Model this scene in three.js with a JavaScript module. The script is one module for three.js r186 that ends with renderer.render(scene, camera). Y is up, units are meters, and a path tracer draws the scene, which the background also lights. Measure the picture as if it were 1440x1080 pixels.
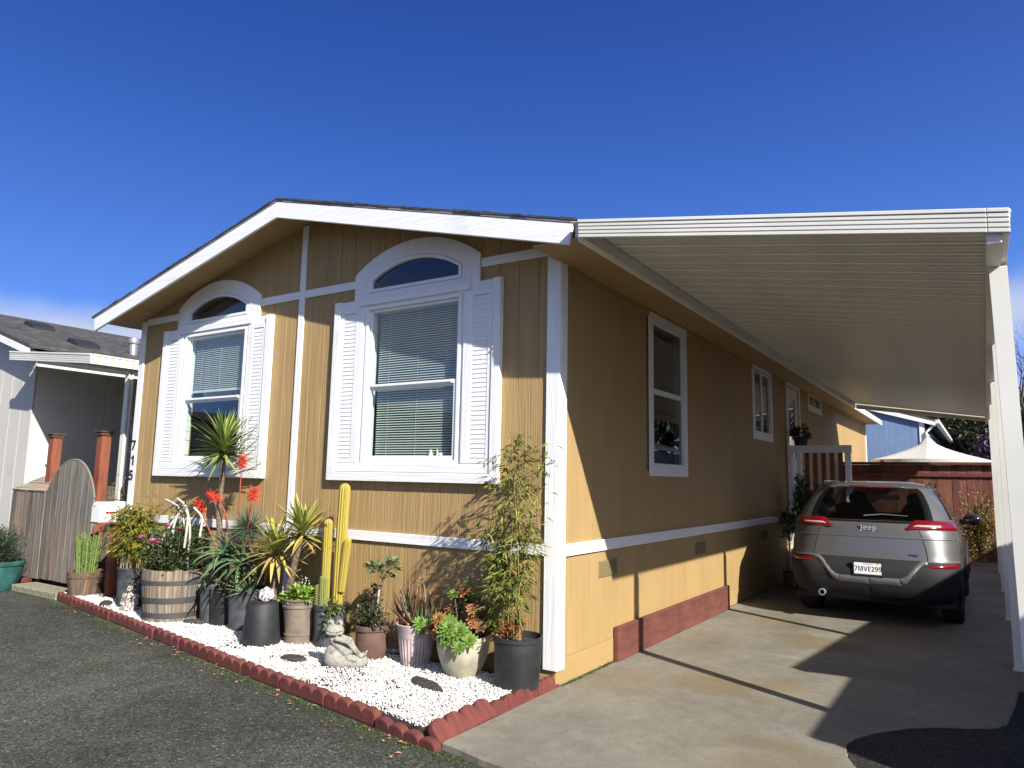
import * as THREE from 'three';
import { mergeGeometries, mergeVertices, toCreasedNormals } from 'three/addons/utils/BufferGeometryUtils.js';
import { MarchingCubes } from 'three/addons/objects/MarchingCubes.js';
import { FontLoader } from 'three/addons/loaders/FontLoader.js';
import { TextGeometry } from 'three/addons/geometries/TextGeometry.js';

const scene = new THREE.Scene();
// ---------------------------------------------------------------- camera
const camera = new THREE.PerspectiveCamera(56.168, 4 / 3, 0.05, 2000);
camera.position.set(2.918, 1.62, 5.168);
camera.quaternion.setFromRotationMatrix(new THREE.Matrix4().makeBasis(
  new THREE.Vector3(0.83802, 0.01944, -0.54529), new THREE.Vector3(0.0552, 0.99122, 0.12018), new THREE.Vector3(0.54284, -0.13081, 0.82959)));
scene.add(camera);
// ---------------------------------------------------------------- exposure, sun, sky
const renderer = new THREE.WebGLRenderer({ antialias: true });
renderer.toneMapping = THREE.LinearToneMapping;
renderer.toneMappingExposure = 1.8;
renderer.shadowMap.enabled = true;
const SUN = new THREE.Vector3(0.75, 0.554, 0.36).normalize();
const sun = new THREE.DirectionalLight(new THREE.Color(1.0, 0.955, 0.87), 4.9);
sun.position.copy(SUN).multiplyScalar(40); sun.target.position.set(-1, 0, -4);
sun.position.add(sun.target.position);
sun.castShadow = true; sun.shadow.radius = 1; sun.shadow.mapSize.set(4096, 4096);
Object.assign(sun.shadow.camera, { left: -22, right: 22, top: 22, bottom: -22, near: 1, far: 90 });
scene.add(sun, sun.target);

// ---------------------------------------------------------------- noise
function rngOf(seed) { let a = seed >>> 0; return () => { a = (a + 0x6D2B79F5) | 0; let t = Math.imul(a ^ (a >>> 15), 1 | a); t = (t + Math.imul(t ^ (t >>> 7), 61 | t)) ^ t; return ((t ^ (t >>> 14)) >>> 0) / 4294967296; }; }
function hash2(i, j, s) { let h = Math.imul(i, 374761393) ^ Math.imul(j, 668265263) ^ Math.imul(s + 11, 1274126177); h = Math.imul(h ^ (h >>> 13), 1274126177); return ((h ^ (h >>> 16)) >>> 0) / 4294967296; }
function vn(x, y, px, py, s) {                 // periodic value noise
  const i = Math.floor(x), j = Math.floor(y); let fx = x - i, fy = y - j;
  fx = fx * fx * (3 - 2 * fx); fy = fy * fy * (3 - 2 * fy);
  const m = (a, p) => ((a % p) + p) % p, i0 = m(i, px), i1 = m(i + 1, px), j0 = m(j, py), j1 = m(j + 1, py);
  const a = hash2(i0, j0, s), b = hash2(i1, j0, s), c = hash2(i0, j1, s), d = hash2(i1, j1, s);
  return a + (b - a) * fx + (c - a) * fy + (a - b - c + d) * fx * fy;
}
function fbm(u, v, pu, pv, oct, s) { let f = 0, a = 0.5, n = 0; for (let o = 0; o < oct; o++) { f += a * vn(u * pu, v * pv, pu, pv, s + o * 17); n += a; a *= 0.5; pu *= 2; pv *= 2; } return f / n; }
const clamp = (x, a = 0, b = 1) => Math.min(b, Math.max(a, x));
const smooth = (a, b, x) => { const t = clamp((x - a) / (b - a)); return t * t * (3 - 2 * t); };
const lerp = (a, b, t) => a + (b - a) * t;

// sky: clear, deep blue overhead, pale at the horizon with a low bank of thin cloud, brighter round the sun
{
  const w = 1024, h = 512, d = new Float32Array(w * h * 4);
  for (let j = 0; j < h; j++) {
    const el = ((j + 0.5) / h - 0.5) * Math.PI, y = Math.sin(el), c = Math.cos(el), deg = Math.max(0, el * 180 / Math.PI);
    for (let i = 0; i < w; i++) {
      const az = ((i + 0.5) / w - 0.5) * 2 * Math.PI, dx = c * Math.cos(az), dz = c * Math.sin(az);
      const cg = dx * SUN.x + y * SUN.y + dz * SUN.z, ga = Math.acos(clamp(cg, -1, 1)) * 180 / Math.PI;
      const k = Math.exp(-deg / 13.5), k2 = Math.exp(-deg / 7), k3 = Math.exp(-deg / 20);
      let r = 0.145 * k + 0.06 * k2, g = 0.016 + 0.385 * k, b = 0.07 + 0.79 * k3;
      const aur = 1.6 * Math.exp(-ga / 15) + 0.16 * Math.exp(-ga / 24);
      r += aur * 0.95; g += aur * 0.98; b += aur * 0.98;
      const n = fbm(i / w, j / h, 14, 22, 6, 5), n2 = fbm(i / w, j / h, 5, 3, 3, 9);
      const cl = smooth(0.40, 0.60, n * 0.75 + n2 * 0.3 + 0.10 * k2) * smooth(17, 11, deg) * smooth(-4, 6, deg + 4);
      r = lerp(r, 0.37, cl * 0.85); g = lerp(g, 0.40, cl * 0.85); b = lerp(b, 0.47, cl * 0.85);
      if (el < 0) { r = 0.05; g = 0.05; b = 0.048; }
      const o = (j * w + i) * 4; d[o] = r; d[o + 1] = g; d[o + 2] = b; d[o + 3] = 1;
    }
  }
  const t = new THREE.DataTexture(d, w, h, THREE.RGBAFormat, THREE.FloatType);
  t.mapping = THREE.EquirectangularReflectionMapping; t.magFilter = t.minFilter = THREE.LinearFilter; t.wrapS = THREE.RepeatWrapping;
  t.needsUpdate = true; scene.background = t; scene.environment = t;
}

// ---------------------------------------------------------------- helpers
const V = (x, y, z) => new THREE.Vector3(x, y, z);
const used = {};
function numbered(n) { const k = used[n] = (used[n] || 0) + 1; return k === 1 ? n : n + '_' + String(k - 1).padStart(3, '0'); }
function flat(g) { const o = g.index ? g.toNonIndexed() : g; for (const k of Object.keys(o.attributes)) if (!['position', 'normal', 'uv', 'color'].includes(k)) o.deleteAttribute(k); if (!o.attributes.normal) o.computeVertexNormals(); if (!o.attributes.uv) o.setAttribute('uv', new THREE.BufferAttribute(new Float32Array(o.attributes.position.count * 2), 2)); o.morphAttributes = {}; o.groups = []; return o; }
function merge(list) { const l = list.map(flat); return l.length === 1 ? l[0] : mergeGeometries(l, false); }
function obj(name, geos, m, parent = scene) {
  const g = Array.isArray(geos) ? merge(geos) : geos;
  const o = new THREE.Mesh(g, m); o.name = parent === scene ? numbered(name) : name; o.castShadow = o.receiveShadow = true; parent.add(o); return o;
}
function sub(name, parent, [x, y, z] = [0, 0, 0], ry = 0) { const o = new THREE.Group(); o.name = name; o.position.set(x, y, z); o.rotation.y = ry; parent.add(o); return o; }
function thing(name, label, category, [x, y, z] = [0, 0, 0], ry = 0, group) { const o = new THREE.Group(); o.name = numbered(name); o.position.set(x, y, z); o.rotation.y = ry; o.userData = { label, category }; if (group) o.userData.group = group; scene.add(o); return o; }
function tag(o, label, category, group) { o.userData.label = label; o.userData.category = category; if (group) o.userData.group = group; return o; }
function struct(o) { o.userData.kind = 'structure'; return o; }
function stuff(o) { o.userData.kind = 'stuff'; return o; }

// uv in metres, picked by the way each face points; rot turns the grain by a quarter
function uvm(g, rot = false, ox = 0, oy = 0) {
  g = flat(g); const p = g.attributes.position, n = g.attributes.normal, uv = g.attributes.uv;
  for (let i = 0; i < p.count; i += 3) {
    let ax = 0, ay = 0, az = 0; for (let k = 0; k < 3; k++) { ax += Math.abs(n.getX(i + k)); ay += Math.abs(n.getY(i + k)); az += Math.abs(n.getZ(i + k)); }
    for (let k = 0; k < 3; k++) {
      const x = p.getX(i + k), y = p.getY(i + k), z = p.getZ(i + k); let u, v;
      if (ay > ax && ay > az) { u = x; v = z; } else if (ax > az) { u = z; v = y; } else { u = x; v = y; }
      if (rot) [u, v] = [v, u];
      uv.setXY(i + k, u + ox, v + oy);
    }
  }
  return g;
}
const poly = pts => { const s = new THREE.Shape(); pts.forEach(([x, y], i) => i ? s.lineTo(x, y) : s.moveTo(x, y)); s.closePath(); return s; };
const holeOf = pts => { const s = new THREE.Path(); pts.forEach(([x, y], i) => i ? s.lineTo(x, y) : s.moveTo(x, y)); s.closePath(); return s; };
// prism in the xy plane between z0 and z1, edges chamfered by c
function prism(pts, z0, z1, c = 0, holes = []) {
  const s = pts.isShape ? pts : poly(pts); for (const h of holes) s.holes.push(holeOf(h));
  const g = new THREE.ExtrudeGeometry(s, { depth: z1 - z0 - 2 * c, bevelEnabled: c > 0, bevelThickness: c, bevelSize: c, bevelOffset: -c, bevelSegments: 1, curveSegments: 16 });
  g.translate(0, 0, z0 + c); return flat(g);
}
const rect = (x0, x1, y0, y1) => [[x0, y0], [x1, y0], [x1, y1], [x0, y1]];
function box(x0, x1, y0, y1, z0, z1, c = 0) {
  if (c > 0) return prism(rect(x0, x1, y0, y1), z0, z1, c);
  const g = new THREE.BoxGeometry(x1 - x0, y1 - y0, z1 - z0); g.translate((x0 + x1) / 2, (y0 + y1) / 2, (z0 + z1) / 2); return flat(g);
}
// the same for shapes drawn on the side wall: pts are (z, y), thickness runs along x
function prismS(pts, x0, x1, c = 0, holes = []) { const f = a => a.map(([z, y]) => [-z, y]); const g = prism(f(pts), x0, x1, c, holes.map(f)); g.rotateY(Math.PI / 2); return g; }
function taper(pts, rad, sides = 8, cap = true) {
  const n = pts.length, P = [], N = [], idx = []; let prev = null;
  for (let i = 0; i < n; i++) {
    const t = (i < n - 1 ? pts[i + 1].clone().sub(pts[i]) : pts[i].clone().sub(pts[i - 1])); if (i > 0 && i < n - 1) t.add(pts[i].clone().sub(pts[i - 1])); t.normalize();
    let a = prev ? prev.clone().addScaledVector(t, -prev.dot(t)) : (Math.abs(t.y) < 0.9 ? V(0, 1, 0) : V(1, 0, 0)).cross(t); a.normalize(); prev = a; const b = t.clone().cross(a);
    const r = Array.isArray(rad) ? rad[i] : rad;
    for (let k = 0; k < sides; k++) { const q = k / sides * Math.PI * 2, d = a.clone().multiplyScalar(Math.cos(q)).addScaledVector(b, Math.sin(q)); P.push(pts[i].x + d.x * r, pts[i].y + d.y * r, pts[i].z + d.z * r); N.push(d.x, d.y, d.z); }
  }
  for (let i = 0; i < n - 1; i++) for (let k = 0; k < sides; k++) { const a = i * sides + k, b = i * sides + (k + 1) % sides; idx.push(a, b, a + sides, b, b + sides, a + sides); }
  if (cap) for (const [i, s] of [[0, -1], [n - 1, 1]]) {
    const t = (i ? pts[n - 1].clone().sub(pts[n - 2]) : pts[1].clone().sub(pts[0])).normalize().multiplyScalar(s), c = P.length / 3; P.push(pts[i].x, pts[i].y, pts[i].z); N.push(t.x, t.y, t.z);
    for (let k = 0; k < sides; k++) { const a = i * sides + k, b = i * sides + (k + 1) % sides; s > 0 ? idx.push(a, b, c) : idx.push(b, a, c); }
  }
  const g = new THREE.BufferGeometry(); g.setAttribute('position', new THREE.Float32BufferAttribute(P, 3)); g.setAttribute('normal', new THREE.Float32BufferAttribute(N, 3)); g.setIndex(idx); return flat(g);
}
function lathe(prof, seg = 40, crease = 0.7) { const g = new THREE.LatheGeometry(prof.map(([r, y]) => new THREE.Vector2(Math.max(r, 1e-4), y)), seg); return flat(toCreasedNormals(flat(g), crease)); }
const move = (g, x, y, z) => { g.translate(x, y, z); return g; };
const ball = (r, x = 0, y = 0, z = 0, sx = 1, sy = 1, sz = 1, w = 16, h = 12) => { const g = new THREE.SphereGeometry(r, w, h); g.scale(sx, sy, sz); g.translate(x, y, z); return flat(g); };
// signed distance field to mesh
function sdfMesh(f, c, half, res = 48) {
  const mc = new MarchingCubes(res, new THREE.MeshBasicMaterial(), false, false, 200000); mc.isolation = 0;
  const h = res / 2; let q = 0;
  for (let k = 0; k < res; k++) for (let j = 0; j < res; j++) for (let i = 0; i < res; i++) mc.field[q++] = -f(c[0] + (i - h) / h * half, c[1] + (j - h) / h * half, c[2] + (k - h) / h * half);
  mc.update(); const n = mc.count, g = new THREE.BufferGeometry();
  const P = mc.positionArray.slice(0, n * 3), N = mc.normalArray.slice(0, n * 3);
  for (let i = 0; i < n; i++) for (let a = 0; a < 3; a++) P[i * 3 + a] = P[i * 3 + a] * half + c[a];
  g.setAttribute('position', new THREE.BufferAttribute(P, 3));
  g.computeVertexNormals(); let m = g; m.deleteAttribute('normal'); m = mergeVertices(m, half * 1e-4); m.computeVertexNormals(); return flat(m);
}
const sdCap = (x, y, z, a, b, ra, rb) => { const bx = b[0] - a[0], by = b[1] - a[1], bz = b[2] - a[2], px = x - a[0], py = y - a[1], pz = z - a[2]; const t = clamp((px * bx + py * by + pz * bz) / (bx * bx + by * by + bz * bz + 1e-9)); return Math.hypot(px - bx * t, py - by * t, pz - bz * t) - lerp(ra, rb, t); };
const sdEll = (x, y, z, c, r) => { const a = (x - c[0]) / r[0], b = (y - c[1]) / r[1], d = (z - c[2]) / r[2], k = Math.hypot(a, b, d), k1 = Math.hypot(a / r[0], b / r[1], d / r[2]); return k1 < 1e-6 ? -Math.min(...r) : k * (k - 1) / k1; };
const smin = (a, b, k) => { const h = clamp(0.5 + 0.5 * (b - a) / k); return lerp(b, a, h) - k * h * (1 - h); };
// triangle soup with a colour for each face
class Soup {
  constructor() { this.p = []; this.n = []; this.c = []; }
  tri(a, b, c, col, n) { if (!n) { n = b.clone().sub(a).cross(c.clone().sub(a)).normalize(); } for (const v of [a, b, c]) { this.p.push(v.x, v.y, v.z); this.n.push(n.x, n.y, n.z); this.c.push(col[0], col[1], col[2]); } }
  // pointed leaf: from p along d, its face turned towards u
  leaf(p, d, u, len, wid, col, droop = 0.15, mid = 0.45) {
    d = d.clone().normalize(); const s = d.clone().cross(u).normalize(), nn = s.clone().cross(d).normalize();
    const m = p.clone().addScaledVector(d, len * mid).addScaledVector(nn, -len * droop * 0.3), e = p.clone().addScaledVector(d, len).addScaledVector(nn, -len * droop);
    const l = m.clone().addScaledVector(s, wid / 2).addScaledVector(nn, wid * 0.18), r = m.clone().addScaledVector(s, -wid / 2).addScaledVector(nn, wid * 0.18);
    this.tri(p, m, l, col); this.tri(p, r, m, col); this.tri(l, m, e, col); this.tri(m, r, e, col);
  }
  geo() { const g = new THREE.BufferGeometry(); g.setAttribute('position', new THREE.Float32BufferAttribute(this.p, 3)); g.setAttribute('normal', new THREE.Float32BufferAttribute(this.n, 3)); g.setAttribute('color', new THREE.Float32BufferAttribute(this.c, 3)); g.setAttribute('uv', new THREE.BufferAttribute(new Float32Array(this.p.length / 3 * 2), 2)); return g; }
}
// strap leaf: ribbon folded along its midrib, base at 0, starting along +y and bending to +z
function strap(len, wid, bend, fold = 0.25, n = 6, base = 0.55, tip = 0.35) {
  const P = [], idx = []; let y = 0, z = 0; const st = len / n;
  for (let i = 0; i <= n; i++) {
    const t = i / n, a = bend * t, w = wid / 2 * (t < tip ? lerp(base, 1, t / tip) : Math.pow(1 - (t - tip) / (1 - tip), 0.8)) + 1e-4;
    if (i) { y += Math.cos(bend * (i - 0.5) / n) * st; z += Math.sin(bend * (i - 0.5) / n) * st; }
    const ny = -Math.sin(a), nz = Math.cos(a);
    P.push(-w, y - ny * fold * w, z - nz * fold * w, 0, y, z, w, y - ny * fold * w, z - nz * fold * w);
  }
  for (let i = 0; i < n; i++) for (let k = 0; k < 2; k++) { const a = i * 3 + k; idx.push(a, a + 1, a + 3, a + 1, a + 4, a + 3); }
  const g = new THREE.BufferGeometry(); g.setAttribute('position', new THREE.Float32BufferAttribute(P, 3)); g.setIndex(idx); g.computeVertexNormals(); return flat(g);
}
// fleshy leaf with a real thickness
function fleshy(len, wid, thick, bend, n = 7) {
  const P = [], idx = [], m = 8; let y = 0, z = 0; const st = len / n;
  for (let i = 0; i <= n; i++) {
    const t = i / n, a = bend * t, k = t < 0.15 ? lerp(0.8, 1, t / 0.15) : Math.pow(1 - (t - 0.15) / 0.85, 0.7);
    if (i) { y += Math.cos(bend * (i - 0.5) / n) * st; z += Math.sin(bend * (i - 0.5) / n) * st; }
    for (let q = 0; q < m; q++) { const an = q / m * Math.PI * 2, x = Math.cos(an) * wid / 2 * k + 0, o = (Math.sin(an) < 0 ? Math.sin(an) * 1 : Math.sin(an) * 0.25) * thick * k; P.push(x, y - Math.sin(a) * -o * -1, z + Math.cos(a) * -o * -1); }
  }
  for (let i = 0; i < n; i++) for (let q = 0; q < m; q++) { const a = i * m + q, b = i * m + (q + 1) % m; idx.push(a, b, a + m, b, b + m, a + m); }
  const g = new THREE.BufferGeometry(); g.setAttribute('position', new THREE.Float32BufferAttribute(P, 3)); g.setIndex(idx); g.computeVertexNormals(); return flat(g);
}
// ---------------------------------------------------------------- procedural textures and materials
function tex(w, h, fn, srgb, sx = 1, sy = sx) {      // fn(u, v) -> grey or [r, g, b]; sx, sy: metres that one tile covers
  const d = new Uint8Array(w * h * 4);
  for (let j = 0; j < h; j++) for (let i = 0; i < w; i++) {
    const c = fn((i + 0.5) / w, (j + 0.5) / h), o = (j * w + i) * 4, a = typeof c === 'number';
    for (let k = 0; k < 3; k++) d[o + k] = clamp(a ? c : c[k]) * 255; d[o + 3] = 255;
  }
  const t = new THREE.DataTexture(d, w, h); t.wrapS = t.wrapT = THREE.RepeatWrapping; t.magFilter = THREE.LinearFilter; t.minFilter = THREE.LinearMipmapLinearFilter; t.generateMipmaps = true;
  if (srgb) t.colorSpace = THREE.SRGBColorSpace; t.repeat.set(1 / sx, 1 / sy); t.needsUpdate = true; return t;
}
const lin = (r, g, b) => new THREE.Color().setRGB(r, g, b);
const std = (o) => new THREE.MeshStandardMaterial({ side: THREE.DoubleSide, ...o });
const phys = (o) => new THREE.MeshPhysicalMaterial({ side: THREE.DoubleSide, ...o });

// rough-sawn grain running up the board
const grainF = (u, v, pu, pv, s) => { const w = (fbm(u, v, 6, 3, 3, s) - 0.5) * 0.05; return fbm(u + w, v, pu, pv, 3, s + 3); };
const grainBump = tex(1024, 1024, (u, v) => { const g = grainF(u, v, 96, 5, 21), k = grainF(u, v, 40, 3, 41); return clamp(0.15 + 1.1 * smooth(0.3, 0.62, g) * 0.5 + 0.5 * k); }, false, 1.3, 2.2);
const sidingTone = tex(512, 512, (u, v) => { const g = grainF(u, v, 60, 4, 21), n = fbm(u, v, 5, 5, 4, 77); const t = 0.94 + (g - 0.5) * 0.12 + (n - 0.5) * 0.07; return [t, t, t * 0.99]; }, true, 1.3, 2.2);
const M = {};
const soft0 = tex(512, 512, (u, v) => { const n = fbm(u, v, 4, 4, 5, 201), g = grainF(u, v, 60, 4, 21); const t = 0.935 + (n - 0.5) * 0.07 + (g - 0.5) * 0.03; return [t, t, t * 0.99]; }, true, 2.3, 2.3);
M.siding = std({ color: lin(0.420, 0.280, 0.120), map: sidingTone, bumpMap: grainBump, bumpScale: 0.0028, roughness: 0.72 });
M.sidingSmooth = std({ color: lin(0.420, 0.280, 0.120), map: soft0, bumpMap: grainBump, bumpScale: 0.0004, roughness: 0.62 });
M.groove = std({ color: lin(0.420, 0.280, 0.120), roughness: 0.9 });
const whiteTone = tex(512, 512, (u, v) => { const g = grainF(u, v, 50, 4, 61), n = fbm(u, v, 4, 4, 5, 17); const t = 0.96 + (g - 0.5) * 0.05 - smooth(0.6, 0.8, n) * 0.04; return [t, t, t]; }, true, 0.9, 1.4);
M.trim = std({ color: lin(0.86, 0.86, 0.86), map: whiteTone, bumpMap: grainBump, bumpScale: 0.0012, roughness: 0.55 });
M.vinyl = std({ color: lin(0.78, 0.79, 0.78), roughness: 0.35 });
M.alu = std({ color: lin(0.74, 0.735, 0.70), roughness: 0.42, map: tex(512, 512, (u, v) => { const n = fbm(u, v, 5, 5, 5, 31), s = fbm(u, v, 3, 60, 3, 8); const t = 0.95 + (n - 0.5) * 0.1; return [t, t * 0.997, t * 0.98]; }, true, 2.1) });
M.pan = M.alu;
M.dark = std({ color: lin(0.012, 0.012, 0.013), roughness: 0.9 });
M.blackText = std({ color: lin(0.015, 0.015, 0.017), roughness: 0.5 });
M.vent = std({ color: lin(0.20, 0.145, 0.075), roughness: 0.7 });
M.glass = phys({ color: lin(0.93, 0.97, 0.95), roughness: 0.0, transmission: 1, thickness: 0, ior: 1.5 });
M.glassDark = phys({ color: lin(0.55, 0.6, 0.62), roughness: 0.0, transmission: 1, thickness: 0, ior: 1.55 });
M.screen = phys({ color: lin(0.35, 0.35, 0.35), roughness: 0.9, transmission: 0.6, thickness: 0 });
M.blind = std({ color: lin(0.66, 0.67, 0.64), roughness: 0.6 });
M.room = std({ color: lin(0.20, 0.19, 0.17), roughness: 0.95 });
M.curtain = phys({ color: lin(0.55, 0.56, 0.53), roughness: 1, transmission: 0.35, thickness: 0 });
const shingleMap = tex(1024, 1024, (u, v) => {
  const row = Math.floor(v * 14), f = v * 14 - row, off = hash2(row, 3, 7), cw = Math.floor((u * 18 + off * 18) % 18), t = hash2(cw, row, 5);
  const n = fbm(u, v, 220, 220, 2, 6), m = fbm(u, v, 6, 6, 3, 2); let k = 0.42 + (t - 0.5) * 0.16 + (n - 0.5) * 0.24 + (m - 0.5) * 0.1; if (f < 0.1) k *= 0.62; return [k, k * 0.985, k * 0.97];
}, true, 2.0);
M.shingle = std({ color: lin(0.36, 0.355, 0.35), map: shingleMap, bumpMap: shingleMap, bumpScale: 0.006, roughness: 0.95 });
// grey weathered fence wood
const weath = tex(512, 1024, (u, v) => {
  const w = (fbm(u, v, 3, 2, 3, 4) - 0.5) * 0.10, g = fbm(u + w, v, 46, 3, 4, 12), n = fbm(u, v, 5, 4, 4, 90), st = smooth(0.55, 0.75, fbm(u, v, 18, 2, 3, 33));
  let t = 0.42 + (g - 0.5) * 0.30 + (n - 0.5) * 0.22 - st * 0.06; const br = smooth(0.4, 0.7, n); return [t * lerp(1.0, 1.02, br), t * lerp(0.96, 0.90, br), t * lerp(0.91, 0.79, br)];
}, true, 0.8, 1.6);
const weathBump = tex(512, 1024, (u, v) => { const w = (fbm(u, v, 3, 2, 3, 4) - 0.5) * 0.10; return fbm(u + w, v, 46, 3, 4, 12); }, false, 0.8, 1.6);
const woodM = (r, g, b, bs = 0.004) => std({ color: lin(r, g, b), map: weath, bumpMap: weathBump, bumpScale: bs, roughness: 0.9 });
M.wood = [woodM(1.12, 1.10, 1.06), woodM(1.0, 0.96, 0.91), woodM(1.22, 1.20, 1.15), woodM(0.98, 0.90, 0.82)];
M.barrel = [woodM(1.12, 1.08, 1.02), woodM(1.02, 0.97, 0.90), woodM(1.22, 1.18, 1.10)];
M.tub = [woodM(1.0, 0.72, 0.52), woodM(0.82, 0.60, 0.44), woodM(1.1, 0.85, 0.66)];
M.lid = woodM(1.9, 1.75, 1.5);
// red-brown stain with wear
const redTone = tex(512, 512, (u, v) => { const g = fbm(u, v, 30, 4, 4, 8), n = fbm(u, v, 4, 4, 4, 55), sc = smooth(0.63, 0.72, fbm(u, v, 9, 14, 4, 71)); let t = 0.82 + (g - 0.5) * 0.22 + (n - 0.5) * 0.2; return [lerp(t, 0.95, sc * 0.12), lerp(t, 1.0, sc * 0.22), lerp(t, 1.0, sc * 0.22)]; }, true, 0.9);
M.redBoard = std({ color: lin(0.20, 0.062, 0.043), map: redTone, bumpMap: null, roughness: 0.8 });
M.redPost = std({ color: lin(0.335, 0.098, 0.048), map: redTone, bumpMap: weathBump, bumpScale: 0.002, roughness: 0.75 });
M.redCap = std({ color: lin(0.13, 0.065, 0.04), map: redTone, roughness: 0.8 });
M.fenceRed = [[0.27, 0.09, 0.062], [0.22, 0.082, 0.055], [0.30, 0.125, 0.085], [0.19, 0.062, 0.045]].map(c => std({ color: lin(...c), map: redTone, bumpMap: weathBump, bumpScale: 0.003, roughness: 0.9 }));
M.edging = [[0.205, 0.047, 0.038], [0.185, 0.043, 0.035], [0.225, 0.055, 0.042]].map(c => std({ color: lin(...c), map: redTone, bumpMap: null, roughness: 0.88 }));
M.railPaint = M.trim;
const soft = (s, sc, amp = 0.3, p = 6) => tex(256, 256, (u, v) => { const n = fbm(u, v, p, p, 5, s); const t = 0.85 + (n - 0.5) * amp; return [t, t, t]; }, true, sc);
const potTone = soft(101, 0.5, 0.45, 5);
M.potBlack = std({ color: lin(0.030, 0.032, 0.034), map: soft(103, 0.4, 0.7, 4), roughness: 0.62 });
M.potBlackDusty = std({ color: lin(0.075, 0.082, 0.086), map: soft(104, 0.45, 0.9, 5), roughness: 0.62 });
M.potTan = std({ color: lin(0.25, 0.195, 0.145), map: potTone, roughness: 0.8 });
M.potBrown = std({ color: lin(0.175, 0.095, 0.072), map: potTone, roughness: 0.75 });
M.potPink = std({ color: lin(0.62, 0.50, 0.49), map: potTone, roughness: 0.6 });
M.potCream = std({ color: lin(0.53, 0.49, 0.36), map: potTone, roughness: 0.55 });
M.potTeal = std({ color: lin(0.035, 0.135, 0.125), map: potTone, roughness: 0.5 });
M.hoop = std({ color: lin(0.085, 0.08, 0.076), roughness: 0.65, metalness: 0.4 });
M.soil = std({ color: lin(0.045, 0.032, 0.022), map: soft(105, 0.15, 0.9, 16), roughness: 1 });
M.stoneDark = std({ color: lin(0.062, 0.056, 0.052), map: soft(106, 0.2, 0.8, 8), bumpMap: soft(107, 0.12, 1, 12), bumpScale: 0.006, roughness: 0.85 });
M.cobble = std({ color: lin(0.40, 0.37, 0.32), map: soft(108, 0.1, 0.6, 6), roughness: 0.8 });
const stoneTone = tex(256, 256, (u, v) => { const n = fbm(u, v, 8, 8, 5, 3), p = fbm(u, v, 60, 60, 2, 4), d = smooth(0.55, 0.72, n); const t = 0.9 - d * 0.2 + (p - 0.5) * 0.3; return [t, t * 0.99, t * 0.95]; }, true, 0.22);
M.castStone = std({ color: lin(0.38, 0.375, 0.35), map: stoneTone, bumpMap: stoneTone, bumpScale: 0.004, roughness: 0.92 });
const mossyStone = tex(256, 256, (u, v) => { const n = fbm(u, v, 12, 12, 4, 13), d = smooth(0.44, 0.62, n); const t = lerp(0.98, 0.42, d); return [t, t * 0.95, t * 0.93]; }, true, 0.12);
M.gnomeStone = std({ color: lin(0.58, 0.56, 0.53), map: mossyStone, bumpMap: mossyStone, bumpScale: 0.004, roughness: 0.95 });
M.shell = phys({ color: lin(0.72, 0.72, 0.72), map: mossyStone, roughness: 0.3, clearcoat: 0.4 });
M.mailbox = std({ color: lin(0.78, 0.78, 0.77), roughness: 0.4 });
M.flagRed = std({ color: lin(0.42, 0.03, 0.02), roughness: 0.5 });
M.iron = std({ color: lin(0.55, 0.52, 0.48), roughness: 0.5 });
// ---- ground
const asphaltBump = tex(1024, 1024, (u, v) => { const a = fbm(u, v, 150, 150, 2, 3), b = fbm(u, v, 24, 24, 3, 8); return clamp(a * 0.75 + b * 0.3); }, false, 1.6);
const asphaltMap = tex(1536, 1536, (u, v) => {
  const a = vn(u * 420, v * 420, 420, 420, 5), b = vn(u * 260, v * 260, 260, 260, 9), l = fbm(u, v, 5, 5, 4, 11), m = fbm(u, v, 26, 26, 3, 12);
  let t = 0.46 + (l - 0.5) * 0.20 + (m - 0.5) * 0.14 + (b - 0.5) * 0.22; if (a > 0.80) t += 0.62 * (a - 0.80) / 0.20; if (a < 0.26) t -= 0.24;
  return [t, t * 0.995, t * 0.935];
}, true, 4.3);
M.asphalt = std({ color: lin(0.255, 0.258, 0.232), map: asphaltMap, bumpMap: asphaltBump, bumpScale: 0.007, roughness: 0.95, vertexColors: true });
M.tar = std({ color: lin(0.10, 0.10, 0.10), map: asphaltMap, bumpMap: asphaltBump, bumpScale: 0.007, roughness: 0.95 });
// the slab's own map covers x 0 .. 4 and z 2 .. -14 so that stains stay where the photograph has them
const STAIN = [[1.05, -1.0, 0.75, 0.42, 1.0], [1.35, -3.1, 0.75, 0.5, 1.1], [0.75, -3.9, 0.6, 0.5, 0.8], [0.35, -0.6, 0.5, 0.6, 0.4], [1.75, 0.6, 0.6, 0.5, 0.75], [2.2, -4, 0.8, 1.2, 0.7], [0.35, -2.6, 0.4, 0.8, 0.4]];
const slabMap = tex(1024, 2048, (u, v) => {
  const x = u * 4, z = 2 - v * 16, n = fbm(u, v, 8, 32, 5, 41), f = vn(u * 700, v * 2048, 700, 2048, 4), m = fbm(u, v, 60, 240, 3, 6);
  let t = 0.70 + (n - 0.5) * 0.17 + (f - 0.5) * 0.10 + (m - 0.5) * 0.10, br = 0;
  for (const [sx, sz, rx, rz, k] of STAIN) { const d = Math.hypot((x - sx) / rx, (z - sz) / rz) + (fbm(u, v, 14, 56, 4, 88) - 0.5) * 1.5; br = Math.max(br, k * smooth(1.0, 0.25, d)); }
  br *= 0.28 + 0.6 * (m - 0.2); br = clamp(br, 0, 1);
  const pit = vn(u * 330, v * 1320, 330, 1320, 19) > 0.94 ? 0.10 : 0;
  return [t * (1 - 0.10 * br) - pit, t * (0.975 - 0.21 * br) - pit, t * (0.91 - 0.40 * br) - pit];
}, true, 1);
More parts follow.
